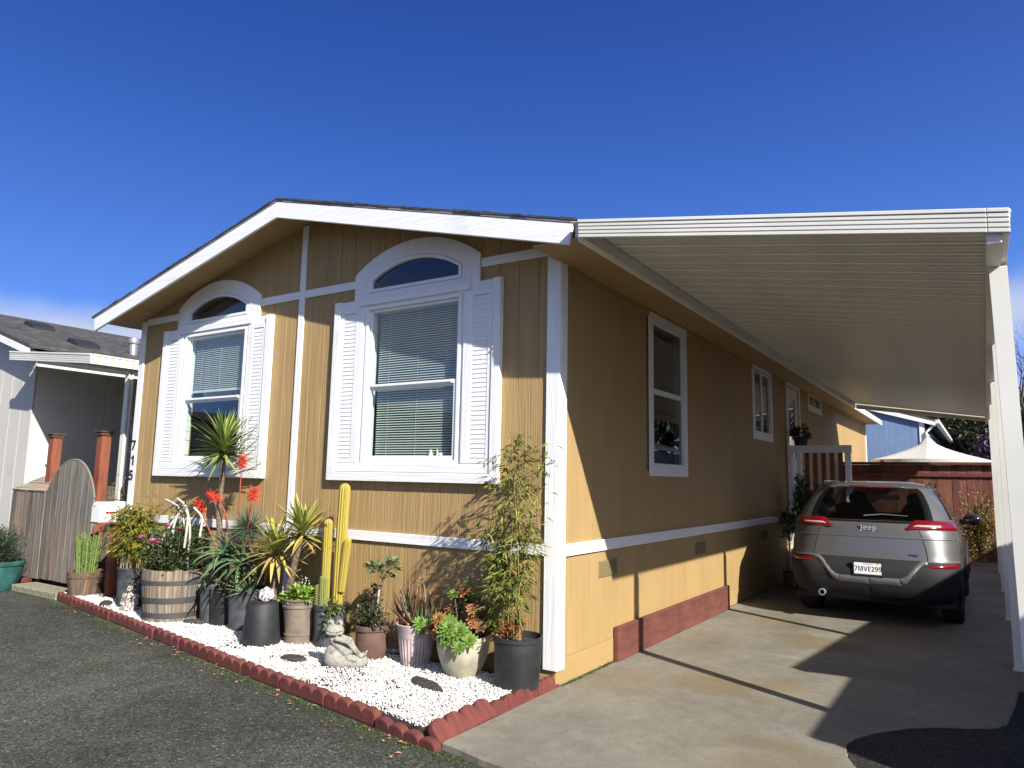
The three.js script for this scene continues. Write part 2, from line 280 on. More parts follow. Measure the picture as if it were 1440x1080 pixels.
slabMap.wrapS = slabMap.wrapT = THREE.ClampToEdgeWrapping;
M.slab = std({ color: lin(0.415, 0.40, 0.365), map: slabMap, bumpMap: asphaltBump, bumpScale: 0.0012, roughness: 0.88 });
M.slabEdge = std({ color: lin(0.34, 0.32, 0.28), map: soft(120, 0.6, 0.5, 8), roughness: 0.95 });
M.dirt = std({ color: lin(0.075, 0.062, 0.045), map: soft(121, 0.5, 0.8, 16), roughness: 1 });
M.pebble = std({ color: lin(0.74, 0.735, 0.72), roughness: 0.7 });
// ---- plants: colour by face
const leafM = (o) => phys({ vertexColors: true, roughness: 0.55, transmission: 0.12, thickness: 0, ...o });
M.leafV = std({ vertexColors: true, roughness: 0.55 });
const lm = (r, g, b, ro = 0.5) => std({ color: lin(r, g, b), roughness: ro });
M.strapGreen = [lm(0.135, 0.21, 0.035), lm(0.19, 0.265, 0.045), lm(0.09, 0.155, 0.03), lm(0.24, 0.29, 0.06)];
M.strapYellow = [lm(0.25, 0.275, 0.05), lm(0.33, 0.33, 0.065), lm(0.17, 0.22, 0.045), lm(0.40, 0.34, 0.065)];
M.strapDry = [lm(0.44, 0.35, 0.09, 0.8), lm(0.34, 0.25, 0.08, 0.8)];
M.aloeGreen = [lm(0.075, 0.125, 0.055), lm(0.095, 0.155, 0.06), lm(0.055, 0.10, 0.045)];
M.aloeRed = [lm(0.20, 0.085, 0.045), lm(0.16, 0.10, 0.05), lm(0.25, 0.115, 0.05), lm(0.10, 0.10, 0.045), lm(0.13, 0.055, 0.035)];
M.torch = lm(0.62, 0.045, 0.02, 0.5);
M.torchStem = lm(0.34, 0.055, 0.03, 0.6);
const barkT = tex(256, 256, (u, v) => { const r = Math.abs(((v * 14 + (fbm(u, v, 6, 4, 3, 5) - 0.5) * 0.9) % 1 + 1) % 1 - 0.5) * 2, n = fbm(u, v, 16, 16, 4, 9); const t = 0.62 + (n - 0.5) * 0.5 - smooth(0.75, 1, r) * 0.3; return [t, t * 0.93, t * 0.84]; }, true, 0.3);
M.bark = std({ color: lin(0.50, 0.44, 0.38), map: barkT, bumpMap: barkT, bumpScale: 0.006, roughness: 0.95 });
M.barkPale = std({ color: lin(0.60, 0.57, 0.48), map: potTone, roughness: 0.85 });
M.twig = lm(0.16, 0.11, 0.07, 0.9);
M.cactus = [std({ color: lin(0.50, 0.36, 0.030), roughness: 0.6 }), std({ color: lin(0.40, 0.34, 0.06), roughness: 0.6 }), std({ color: lin(0.20, 0.22, 0.055), roughness: 0.6 })];
M.pencil = [lm(0.11, 0.165, 0.035, 0.6), lm(0.145, 0.20, 0.05, 0.6), lm(0.075, 0.115, 0.025, 0.6)];
M.spine = lm(0.70, 0.58, 0.25, 0.7);
// ================================================================ GROUND
const rand = rngOf(7);
const borderLine = x => 0.30 + (x + 7.22) * (1.475 - 0.30) / 7.25;      // z of the scalloped edging along the bed
{
  const P = [], C = [], U = [], I = []; const xs = [], zs = [];
  for (let x = -400; x < -12; x += 48.5) xs.push(x); for (let x = -12; x <= 6.001; x += 0.075) xs.push(x); for (let x = 30; x <= 400; x += 46) xs.push(x);
  for (let z = -400; z < -2.2; z += 44.2) zs.push(z); for (let z = -2.2; z <= 5.001; z += 0.075) zs.push(z); for (let z = 30; z <= 400; z += 46) zs.push(z);
  for (const z of zs) for (const x of xs) {
    P.push(x, -0.045, z); U.push(x, z);
    let t = [1, 1, 1];
    if (x > -12 && x < 6 && z > -2.2 && z < 5) {     // moss and dirt that collect along the edging and the slab lip
      const d = x < 0.03 ? z - borderLine(x) : Math.max(0, z - 1.5), n = fbm((x + 20) / 40, (z + 20) / 40, 70, 70, 4, 5), n2 = fbm((x + 20) / 40, (z + 20) / 40, 400, 400, 2, 6);
      const m = smooth(0.42, -0.02, d + (n - 0.5) * 0.55) * smooth(0.25, 0.6, n2 + 0.12), big = smooth(0.56, 0.70, n) * 0.45 * smooth(0.3, 0.6, n2);
      const k = clamp(Math.max(m * 0.85, big)); t = [lerp(1, 0.42, k), lerp(1, 0.55, k), lerp(1, 0.27, k)];
    }
    C.push(...t);
  }
  const w = xs.length; for (let j = 0; j < zs.length - 1; j++) for (let i = 0; i < w - 1; i++) { const a = j * w + i; I.push(a, a + w, a + 1, a + 1, a + w, a + w + 1); }
  const g = new THREE.BufferGeometry(); g.setAttribute('position', new THREE.Float32BufferAttribute(P, 3)); g.setAttribute('uv', new THREE.Float32BufferAttribute(U, 2)); g.setAttribute('color', new THREE.Float32BufferAttribute(C, 3)); g.setIndex(I); g.computeVertexNormals();
  struct(obj('asphalt_street', g, M.asphalt));
}
// concrete driveway: separate slabs with open joints, a ragged lip where the street begins
{
  const drive = struct(sub('concrete_driveway', scene));
  const edge = []; for (let i = 0; i <= 16; i++) { const x = 0.02 + i / 16 * 2.6; edge.push([x, 1.455 + 0.155 * (x - 0.02) + (rand() - 0.5) * 0.018]); }
  const nib = new THREE.CatmullRomCurve3([[2.64, 1.2], [2.36, 0.62], [2.13, 0.16], [2.10, -0.12], [2.24, -0.46], [2.52, -0.78], [2.90, -1.04], [2.98, -1.4], [3.03, -1.9], [3.06, -2.235]].map(([x, z]) => V(x, 0, z))).getPoints(60).map((p, i) => [p.x + (i && i < 60 ? (rand() - 0.5) * 0.014 : 0), p.z + (i && i < 60 ? (rand() - 0.5) * 0.014 : 0)]);
  const rows = [[null, -2.235], [-2.257, -6.0], [-6.022, -9.7], [-9.722, -13.9]];
  rows.forEach(([z0, z1]) => {
    let pts;
    if (z0 === null) pts = [...edge, ...nib, [0.004, z1], [0.004, 1.4]];
    else pts = [[0.004, z0], [3.42, z0], [3.42, z1], [0.004, z1]];
    const g = prism(pts.map(([x, z]) => [x, -z]), -0.14, 0, 0.009); g.rotateX(-Math.PI / 2); uvm(g);
    const uv = g.attributes.uv, p = g.attributes.position; for (let i = 0; i < p.count; i++) uv.setXY(i, p.getX(i) / 4, (2 - p.getZ(i)) / 16);
    obj('concrete_slab', g, M.slab, drive);
  });
  obj('joint_bed', [box(0.01, 3.0, -0.12, -0.03, -13.8, -2.2)], M.dirt, drive);
  // dark asphalt apron in the next lot that cuts into the slab's corner
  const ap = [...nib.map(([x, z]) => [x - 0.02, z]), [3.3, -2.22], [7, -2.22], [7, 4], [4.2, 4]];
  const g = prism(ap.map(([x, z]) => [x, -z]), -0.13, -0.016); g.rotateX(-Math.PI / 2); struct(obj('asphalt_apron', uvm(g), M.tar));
  const soilGap = prism([[-0.012, 1.5], [0.03, 1.5], [0.03, 13.9], [-0.012, 13.9]].map(([x, z]) => [x, z]), -0.1, -0.012); soilGap.rotateX(-Math.PI / 2);
}
// ================================================================ THE HOUSE
const home = thing('mobile_home', 'tan gabled mobile home with white trim and two arched front windows', 'house');
const roofY = (x, top) => top - 0.25 * Math.abs(x + 3.12);
const WX = [-1.605, -4.695];                       // window centres on the front
const archOuter = dx => { const R = 1.31, cy = 3.925 - R; return cy + Math.sqrt(Math.max(0, R * R - dx * dx)); };
const archInner = dx => { const R = 1.04, cy = 3.765 - R; return cy + Math.sqrt(Math.max(0, R * R - dx * dx)); };
const archHole = (cx, hw, y0, f, n = 16) => { const p = [[cx - hw, y0], [cx + hw, y0]]; for (let i = 0; i <= n; i++) { const d = hw - 2 * hw * i / n; p.push([cx + d, f(d)]); } return p; };
{
  const front = sub('front_wall', home);
  // structural wall behind the boards, with real openings
  const holes = []; for (const cx of WX) { holes.push(rect(cx - 0.61, cx + 0.61, 1.73, 3.32)); holes.push(archHole(cx, 0.6, 3.43, d => archInner(d) + 0.015)); }
  obj('wall_core', uvm(prism([[-6.29, 0.02], [-0.14, 0.02], [-0.14, 3.6], [-3.12, 4.385], [-6.29, 3.59]], -0.14, -0.021, 0, holes)), M.groove, front);
  const pitch = 0.2032, gap = 0.0018; let n = 0;
  for (let x = -6.299; x < -0.01; x += pitch) {
    const a = x + gap, b = Math.min(x + pitch - gap, -0.001), w = WX.find(c => b > c - 0.6 && a < c + 0.6);
    const board = (lo, hi) => obj('siding_board', uvm(prism([[a, lo(a)], [b, lo(b)], [b, hi(b)], ...(a < -3.12 && b > -3.12 ? [[-3.12, hi(-3.12)]] : []), [a, hi(a)]], -0.021, 0, 0.0025), false, rand() * 3, rand() * 3), M.siding, front);
    board(() => 0.13, () => 1.05);
    const top = t => roofY(t, 4.395);
    if (w === undefined) board(() => 1.052, top);
    else { board(() => 1.052, () => 1.70); board(t => 0.5 * (Math.max(archOuter(clamp(t - w, -0.79, 0.79)), 3.6) + Math.max(3.45, archInner(clamp(t - w, -0.585, 0.585)))), top); }
  }
  // bottom skirting boards
  for (let x = -6.3; x < -0.05; x += 1.575) obj('skirting_board', uvm(box(x + 0.002, x + 1.573, 0.0, 0.128, -0.03, -0.004, 0.003), true), M.siding, front);

  const side = sub('side_wall', home);
  const W1 = [-3.03, -1.95, 1.71, 3.40], W2 = [-7.18, -6.05, 2.33, 3.45], W3 = [-11.6, -10.25, 3.15, 3.47], DR = [-9.38, -8.28, 1.14, 3.44];
  const hole = ([z0, z1, y0, y1], m) => [[z0 + m, y0 + m], [z1 - m, y0 + m], [z1 - m, y1 - m], [z0 + m, y1 - m]];
  obj('wall_core', uvm(prismS([[-18.7, 0.02], [-0.022, 0.02], [-0.022, 3.62], [-18.7, 3.62]], -0.14, -0.021, 0, [hole(W1, 0.02), hole(W2, 0.02), hole(W3, 0.02), hole(DR, 0.02)])), M.groove, side);
  const openings = [W1, W2, W3, DR];
  let z = -0.001, first = true;
  while (z > -18.69) {
    const pw = z > -5 ? 0.2032 : 1.219, g = z > -5 ? 0.0012 : 0.0016, b = z - g, a = Math.max(z - pw + g, -18.7);
    const board = (y0, y1) => { if (y1 - y0 > 0.01) obj('siding_board', uvm(prismS(rect(a, b, y0, y1), -0.021, 0, 0.0022), false, rand() * 3, rand() * 3), M.sidingSmooth, side); };
    const ow = openings.filter(o => b > o[0] + 0.03 && a < o[1] - 0.03);
    if (pw < 1) { board(0.205, 1.05); if (!ow.length) board(1.052, 3.6); else { board(1.052, ow[0][2] + 0.03); board(ow[0][3] - 0.03, 3.6); } }
    else {   // broad panels cut round their openings
      board(0.205, 1.05);
      if (!ow.length) board(1.052, 3.6);
      else {
        const hs = ow.map(o => [[Math.max(o[0] + 0.02, a - 0.01), o[2] + 0.02], [Math.min(o[1] - 0.02, b + 0.01), o[2] + 0.02], [Math.min(o[1] - 0.02, b + 0.01), o[3] - 0.02], [Math.max(o[0] + 0.02, a - 0.01), o[3] - 0.02]]);
        // split in columns so that an opening that runs past the panel still cuts cleanly
        const cuts = [a, b]; for (const h of hs) for (const c of [h[0][0], h[1][0]]) if (c > a + 0.005 && c < b - 0.005) cuts.push(c); cuts.sort((p, q) => p - q);
        const geos = [];
        for (let i = 0; i < cuts.length - 1; i++) { const m = (cuts[i] + cuts[i + 1]) / 2, h = hs.find(q => m > q[0][0] && m < q[1][0]), lo = h ? h[0][1] : 0, hi = h ? h[2][1] : 0; if (!h) geos.push(prismS(rect(cuts[i], cuts[i + 1], 1.052, 3.6), -0.021, 0)); else { geos.push(prismS(rect(cuts[i], cuts[i + 1], 1.052, lo), -0.021, 0)); geos.push(prismS(rect(cuts[i], cuts[i + 1], hi, 3.6), -0.021, 0)); } }
        obj('siding_board', uvm(merge(geos), false, rand() * 3, rand() * 3), M.sidingSmooth, side);
      }
    }
    z -= pw;
  }
  for (let q = 0; q > -18; q -= 2.44) obj('skirting_board', uvm(prismS(rect(Math.max(-18.7, q - 2.438), q - (q === 0 ? 0.0 : 0.002), 0.0, 0.203), -0.021, 0.003, 0.002), true), M.sidingSmooth, side);
  // crawl-space vents
  for (const zc of [-0.945, -3.51, -6.55, -9.9]) {
    const v = sub('crawl_vent', side, [0, 0.835, zc]); obj('vent_plate', [prismS(rect(-0.19, 0.19, -0.072, 0.072), 0.001, 0.008, 0.002)], M.vent, v);
    const sl = []; for (let i = 0; i < 6; i++) sl.push(move(prismS(rect(-0.165, 0.165, -0.006, 0.006), 0.008, 0.012), 0, -0.05 + i * 0.02, 0)); obj('vent_louvre', sl, M.vent, v);
  }
  // other walls and floor close the house
  obj('far_wall', [box(-6.3, -0.15, 0, 4.0, -18.7, -18.55)], M.sidingSmooth, home);
  obj('left_wall', [box(-6.3, -6.16, 0, 3.6, -18.5, -0.16)], M.sidingSmooth, home);
  obj('floor', [box(-6.15, -0.15, 0.9, 1.0, -18.5, -0.16)], M.room, home);
  for (const [x0, x1] of [[-3.05, -0.16], [-6.1, -3.2]]) obj('partition', [box(x0, x1, 1.0, 3.55, -2.6, -2.5)], M.room, home);
  obj('partition', [box(-3.2, -3.05, 1.0, 4.2, -18.4, -0.2)], M.room, home);
  obj('ceiling', [box(-6.1, -0.16, 3.86, 3.9, -18.4, -0.16)], M.room, home);

  // ---- roof
  const roof = sub('roof', home);
  const slope = (t0, t1, z0, z1, xo, c = 0) => [prism([[-3.12, t1], [xo, roofY(xo, t1)], [xo, roofY(xo, t0)], [-3.12, t0]], z0, z1, c), prism([[-3.12, t1], [-6.24 - xo, roofY(xo, t1)], [-6.24 - xo, roofY(xo, t0)], [-3.12, t0]], z0, z1, c)];
  obj('roof_deck', slope(4.402, 4.45, -18.9, 0.46, 0.36), M.siding, roof);
  obj('drip_edge', slope(4.451, 4.470, -18.95, 0.4965, 0.405), M.shingleEdge || (M.shingleEdge = std({ color: lin(0.20, 0.20, 0.21), roughness: 0.7 })), roof);
  // two courses that show along the rake, their cut edges uneven
  for (let s = 0; s < 2; s++) { const sg = []; let x = 0.43; while (x > -3.12) { const L = Math.min(0.15, x + 3.12), z1 = 0.503 + (rand() - 0.5) * 0.008, th = 0.012 + rand() * 0.008; const a = x, b = x - L; const q = prism([[a, roofY(a, 4.4705)], [a, roofY(a, 4.4705 + th)], [b, roofY(b, 4.4705 + th + 0.006)], [b, roofY(b, 4.4705)]], -18.96, z1); if (s) { q.scale(-1, 1, 1); q.translate(-6.24, 0, 0); const ix = q.attributes.position; for (let i = 0; i < ix.count; i += 3) for (const at of [q.attributes.position, q.attributes.normal, q.attributes.uv]) { const t = []; for (let k = 0; k < at.itemSize; k++) { t[k] = at.array[(i + 1) * at.itemSize + k]; at.array[(i + 1) * at.itemSize + k] = at.array[(i + 2) * at.itemSize + k]; at.array[(i + 2) * at.itemSize + k] = t[k]; } } } sg.push(uvm(q)); x -= L; } obj('shingle_courses', sg, M.shingle, roof); }
  // fascia boards, soffit
  const fas = (s) => { const X = x => s > 0 ? x : -6.24 - x; return [[X(-3.12), 4.448], [X(0.385), roofY(0.385, 4.448)], [X(0.35), roofY(0.35, 4.275)], [X(-3.12), 4.275]]; };
  for (const s of [1, -1]) obj('rake_fascia', uvm(prism(fas(s), 0.462, 0.492, 0.004), true), M.trim, roof);
  for (const s of [1, -1]) { const X = x => s > 0 ? x : -6.24 - x; obj('soffit', uvm(prism([[X(-3.12), 4.40], [X(0.33), roofY(0.33, 4.40)], [X(0.33), roofY(0.33, 4.385)], [X(-3.12), 4.385]], 0.002, 0.46)), M.siding, roof); }
  obj('eave_soffit', uvm(box(0.004, 0.415, 3.452, 3.466, -18.8, 0.455)), M.sidingSmooth, roof);
  obj('eave_fascia', uvm(box(0.416, 0.44, 3.43, 3.56, -18.9, 0.46), true), M.trim, roof);
  obj('frieze_board', uvm(box(0.001, 0.02, 3.38, 3.45, -18.7, -0.13), true), M.sidingSmooth, roof);

  // ---- white trim
  const trim = (name, g, rot) => obj(name, uvm(g, rot, rand() * 2, rand() * 2), M.trim, home);
  // corner boards wrap the corners
  trim('corner_board', box(-0.108, 0.022, 0.125, 3.605, 0.001, 0.023, 0.003)); trim('corner_board', box(0.001, 0.0225, 0.125, 3.45, -0.105, 0.0, 0.003));
  trim('corner_board', box(-6.322, -6.215, 0.125, 3.585, 0.001, 0.023, 0.003));
  trim('corner_board', box(-6.3235, -6.301, 0.125, 3.585, -0.10, 0.0, 0.003));
  trim('corner_board', prismS(rect(-18.7, -18.6, 0.2, 3.5), 0.001, 0.022, 0.003));
  trim('centre_batten', box(-3.252, -3.168, 1.10, 4.345, 0.001, 0.021, 0.003)); trim('centre_batten', box(-3.252, -3.168, 0.125, 1.003, 0.001, 0.021, 0.003));
  for (const [a, b] of [[-6.212, -5.49], [-3.9, -3.255], [-3.165, -2.40], [-0.81, -0.111]]) trim('frieze_batten', box(a, b, 3.525, 3.61, 0.001, 0.019, 0.003), true);
  for (const [a, b] of [[-6.212, -3.255], [-3.252, -3.168], [-3.165, -0.111]]) trim('belt_board', box(a, b, 1.006, 1.096, 0.001, 0.026, 0.003), true);
  for (const [a, b] of [[-2.55, -0.108], [-5.0, -2.553], [-7.46, -5.003], [-9.9, -7.463], [-18.6, -9.903]]) trim('belt_board', prismS(rect(a, b, 1.0, 1.098), 0.001, 0.024, 0.003), true);
  // ---- front windows
  WX.forEach((cx, k) => {
    const w = sub('arched_window', home, [cx, 0, 0]);
    const R = g => uvm(g, false, rand() * 2, rand() * 2);
    const out = [[-1.04, 1.575], [1.04, 1.575], [1.04, 3.395], [0.79, 3.395]]; for (let i = 0; i <= 20; i++) { const d = 0.79 - 1.58 * i / 20; out.push([d, archOuter(d)]); } out.push([-0.79, 3.395], [-1.04, 3.395]);
    obj('casing', R(prism(out, 0.002, 0.032, 0.004, [rect(-0.6, 0.6, 1.74, 3.31), archHole(0, 0.585, 3.45, archInner)])), M.trim, w);
    // outer border, mitred at the corners
    const bz = [0.0325, 0.062];
    obj('border_board', R(prism([[-1.04, 1.575], [-0.955, 1.66], [-0.955, 3.395], [-1.04, 3.395]], ...bz, 0.005)), M.trim, w);
    obj('border_board', R(prism([[1.04, 1.575], [1.04, 3.395], [0.955, 3.395], [0.955, 1.66]], ...bz, 0.005)), M.trim, w);
    obj('border_board', uvm(prism([[-1.038, 1.573], [1.038, 1.573], [0.953, 1.658], [-0.953, 1.658]], ...bz, 0.005), true), M.trim, w);
    obj('head_board', uvm(box(-0.69, 0.69, 3.325, 3.395, 0.0325, 0.055, 0.005), true), M.trim, w);
    obj('inner_sill', uvm(box(-0.952, 0.952, 1.662, 1.742, 0.0325, 0.052, 0.005), true), M.trim, w);
    for (const s of [-1, 1]) {
      const sh = obj('shutter', R(prism(rect(s > 0 ? 0.635 : -0.95, s > 0 ? 0.95 : -0.635, 1.745, 3.31), 0.0325, 0.050, 0.004, [rect(s > 0 ? 0.735 : -0.905, s > 0 ? 0.905 : -0.735, 1.79, 3.26)])), M.trim, w);
      const lo = []; for (let y = 1.80; y < 3.25; y += 0.0415) { const g = box(-0.084, 0.084, -0.0225, 0.0225, -0.003, 0.003); g.rotateX(-0.11); lo.push(move(g, s * 0.82, y + 0.02, 0.042)); } obj('shutter_louvres', lo, M.trim, sh);
    }
    const ring = (x0, x1, y0, y1, t, z0, z1) => prism(rect(x0, x1, y0, y1), z0, z1, 0.003, [rect(x0 + t, x1 - t, y0 + t, y1 - t)]);
    obj('window_frame', [ring(-0.598, 0.598, 1.742, 3.308, 0.034, -0.10, 0.042)], M.vinyl, w);
    obj('upper_sash', [ring(-0.562, 0.562, 2.46, 3.272, 0.026, -0.035, 0.012)], M.vinyl, w);
    obj('lower_sash', [ring(-0.562, 0.562, 1.778, 2.515, 0.038, -0.03, 0.028), box(-0.5, 0.5, 2.49, 2.513, 0.0285, 0.036, 0.002)], M.vinyl, w);
    obj('pane', [box(-0.536, 0.536, 2.485, 3.245, -0.006, -0.003)], M.glass, w); obj('pane', [box(-0.524, 0.524, 1.815, 2.476, 0.004, 0.007)], M.glass, w);
    obj('arch_frame', [prism(archHole(0, 0.582, 3.453, d => archInner(d) - 0.003), -0.08, 0.036, 0.003, [archHole(0, 0.545, 3.487, d => archInner(d) - 0.04)])], M.vinyl, w);
    obj('arch_pane', [prism(archHole(0, 0.548, 3.485, d => archInner(d) - 0.037), 0.0, 0.003)], M.glassDark, w);
    const bl = [], yb = k ? 2.62 : 1.80; for (let y = yb; y < 3.25; y += 0.0235) { const g = box(-0.52, 0.52, -0.0008, 0.0008, -0.0125, 0.0125); g.rotateX(0.62); lerp(0, 0, 0); bl.push(move(g, 0.02, y, -0.068)); }
    for (const x of [-0.35, 0.02, 0.38]) bl.push(box(x - 0.001, x + 0.001, yb, 3.25, -0.053, -0.051)); bl.push(box(-0.52, 0.52, 3.245, 3.30, -0.09, -0.05)); bl.push(box(-0.52, 0.52, yb - 0.03, yb - 0.008, -0.08, -0.056));
    obj('venetian_blind', bl, M.blind, w);
    if (k) { const pts = []; const cg = []; for (let i = 0; i < 40; i++) { const x = -0.5 + i / 40, q = Math.sin(i * 1.7) * 0.015, q2 = Math.sin((i + 1) * 1.7) * 0.015; const g = new THREE.BufferGeometry(); g.setAttribute('position', new THREE.Float32BufferAttribute([x, 2.5, -0.2 + q, x + 0.025, 2.5, -0.2 + q2, x + 0.025, 3.3, -0.2 + q2, x, 2.5, -0.2 + q, x + 0.025, 3.3, -0.2 + q2, x, 3.3, -0.2 + q], 3)); g.computeVertexNormals(); cg.push(flat(g)); } obj('curtain', cg, M.curtain, w); }
    else { const it = sub('sill_ornament', w); obj('ornament', [ball(0.022, 0.22, 1.83, -0.05), ball(0.016, 0.22, 1.862, -0.05), ball(0.02, 0.34, 1.83, -0.05), taper([V(0.3, 1.82, -0.05), V(0.3, 1.88, -0.045)], [0.014, 0.006], 8)], M.vinyl, it); }
  });
  // ---- side windows and door
  const sideWindow = (name, [z0, z1, y0, y1], mode) => {
    const w = sub(name, home);
    const ringS = (a, b, c, d, t, x0, x1) => prismS(rect(a, b, c, d), x0, x1, 0.003, [rect(a + t, b - t, c + t, d - t)]);
    const t = mode === 'small' ? 0.07 : 0.085;
    obj('casing', uvm(prismS(rect(z0 - 0.03, z1 + 0.03, y0 - 0.03, y1 + 0.03), 0.001, 0.022, 0.003, [rect(z0 + t - 0.03, z1 - t + 0.03, y0 + t - 0.01, y1 - t + 0.03)])), M.trim, w);
    const a = z0 + t - 0.028, b = z1 - t + 0.028, c = y0 + t - 0.008, d = y1 - t + 0.028, m = (c + d) / 2 + (mode === 'hung' ? 0.02 : 0), mz = (a + b) / 2;
    obj('window_frame', [ringS(a, b, c, d, 0.025, -0.1, 0.014)], M.vinyl, w);
    if (mode === 'hung') { obj('meeting_rail', [prismS(rect(a + 0.026, b - 0.026, m - 0.028, m + 0.028), -0.03, 0.004, 0.003)], M.vinyl, w); obj('pane', [prismS(rect(a + 0.02, b - 0.02, m, d - 0.02), -0.022, -0.019)], M.glassDark, w); obj('pane', [prismS(rect(a + 0.02, b - 0.02, c + 0.02, m), -0.018, -0.015)], M.glassDark, w); }
    else { obj('meeting_stile', [prismS(rect(mz - 0.025, mz + 0.025, c + 0.026, d - 0.026), -0.03, 0.004, 0.003)], M.vinyl, w); obj('pane', [prismS(rect(a + 0.02, mz, c + 0.02, d - 0.02), -0.022, -0.019)], M.glassDark, w); obj('pane', [prismS(rect(mz, b - 0.02, c + 0.02, d - 0.02), -0.018, -0.015)], M.glassDark, w); }
    if (mode === 'slide') obj('curtain', [prismS(rect(a + 0.05, mz - 0.05, c + 0.05, c + 0.5), -0.11, -0.108)], M.curtain, w);
  };
  sideWindow('side_window', W1, 'hung'); sideWindow('side_window', W2, 'slide'); sideWindow('side_window', W3, 'small');
  const d = sub('side_door', home);
  obj('door_frame', uvm(prismS(rect(-9.40, -8.26, 1.12, 3.46), 0.001, 0.025, 0.003, [rect(-9.33, -8.33, 1.14, 3.40)])), M.railPaint, d);
  obj('door_leaf', uvm(prismS(rect(-9.325, -8.335, 1.145, 3.395), -0.05, -0.01, 0.004, [rect(-9.1, -8.56, 2.1, 3.2)])), M.railPaint, d);
  obj('pane', [prismS(rect(-9.1, -8.56, 2.1, 3.2), -0.03, -0.027)], M.glassDark, d); obj('door_handle', [ball(0.03, 0.02, 2.05, -9.24), taper([V(-0.02, 2.05, -9.24), V(0.02, 2.05, -9.24)], 0.012, 8)], M.hoop, d);
  // house number on the corner board
}
const font = await new FontLoader().loadAsync('fonts/droid/droid_sans_bold.typeface.json');
function text(s, size, depth, x, y, z, ry = 0) { const g = new TextGeometry(s, { font, size, depth, curveSegments: 4, bevelEnabled: false }); g.computeBoundingBox(); const b = g.boundingBox; g.translate(-(b.min.x + b.max.x) / 2, -(b.min.y + b.max.y) / 2, 0); if (ry) g.rotateY(ry); g.translate(x, y, z); return flat(g); }
[['7', 1.96], ['1', 1.765], ['5', 1.575]].forEach(([c, y]) => obj('house_number', [text(c, 0.125, 0.006, -6.268, y, 0.0235)], M.blackText, home));

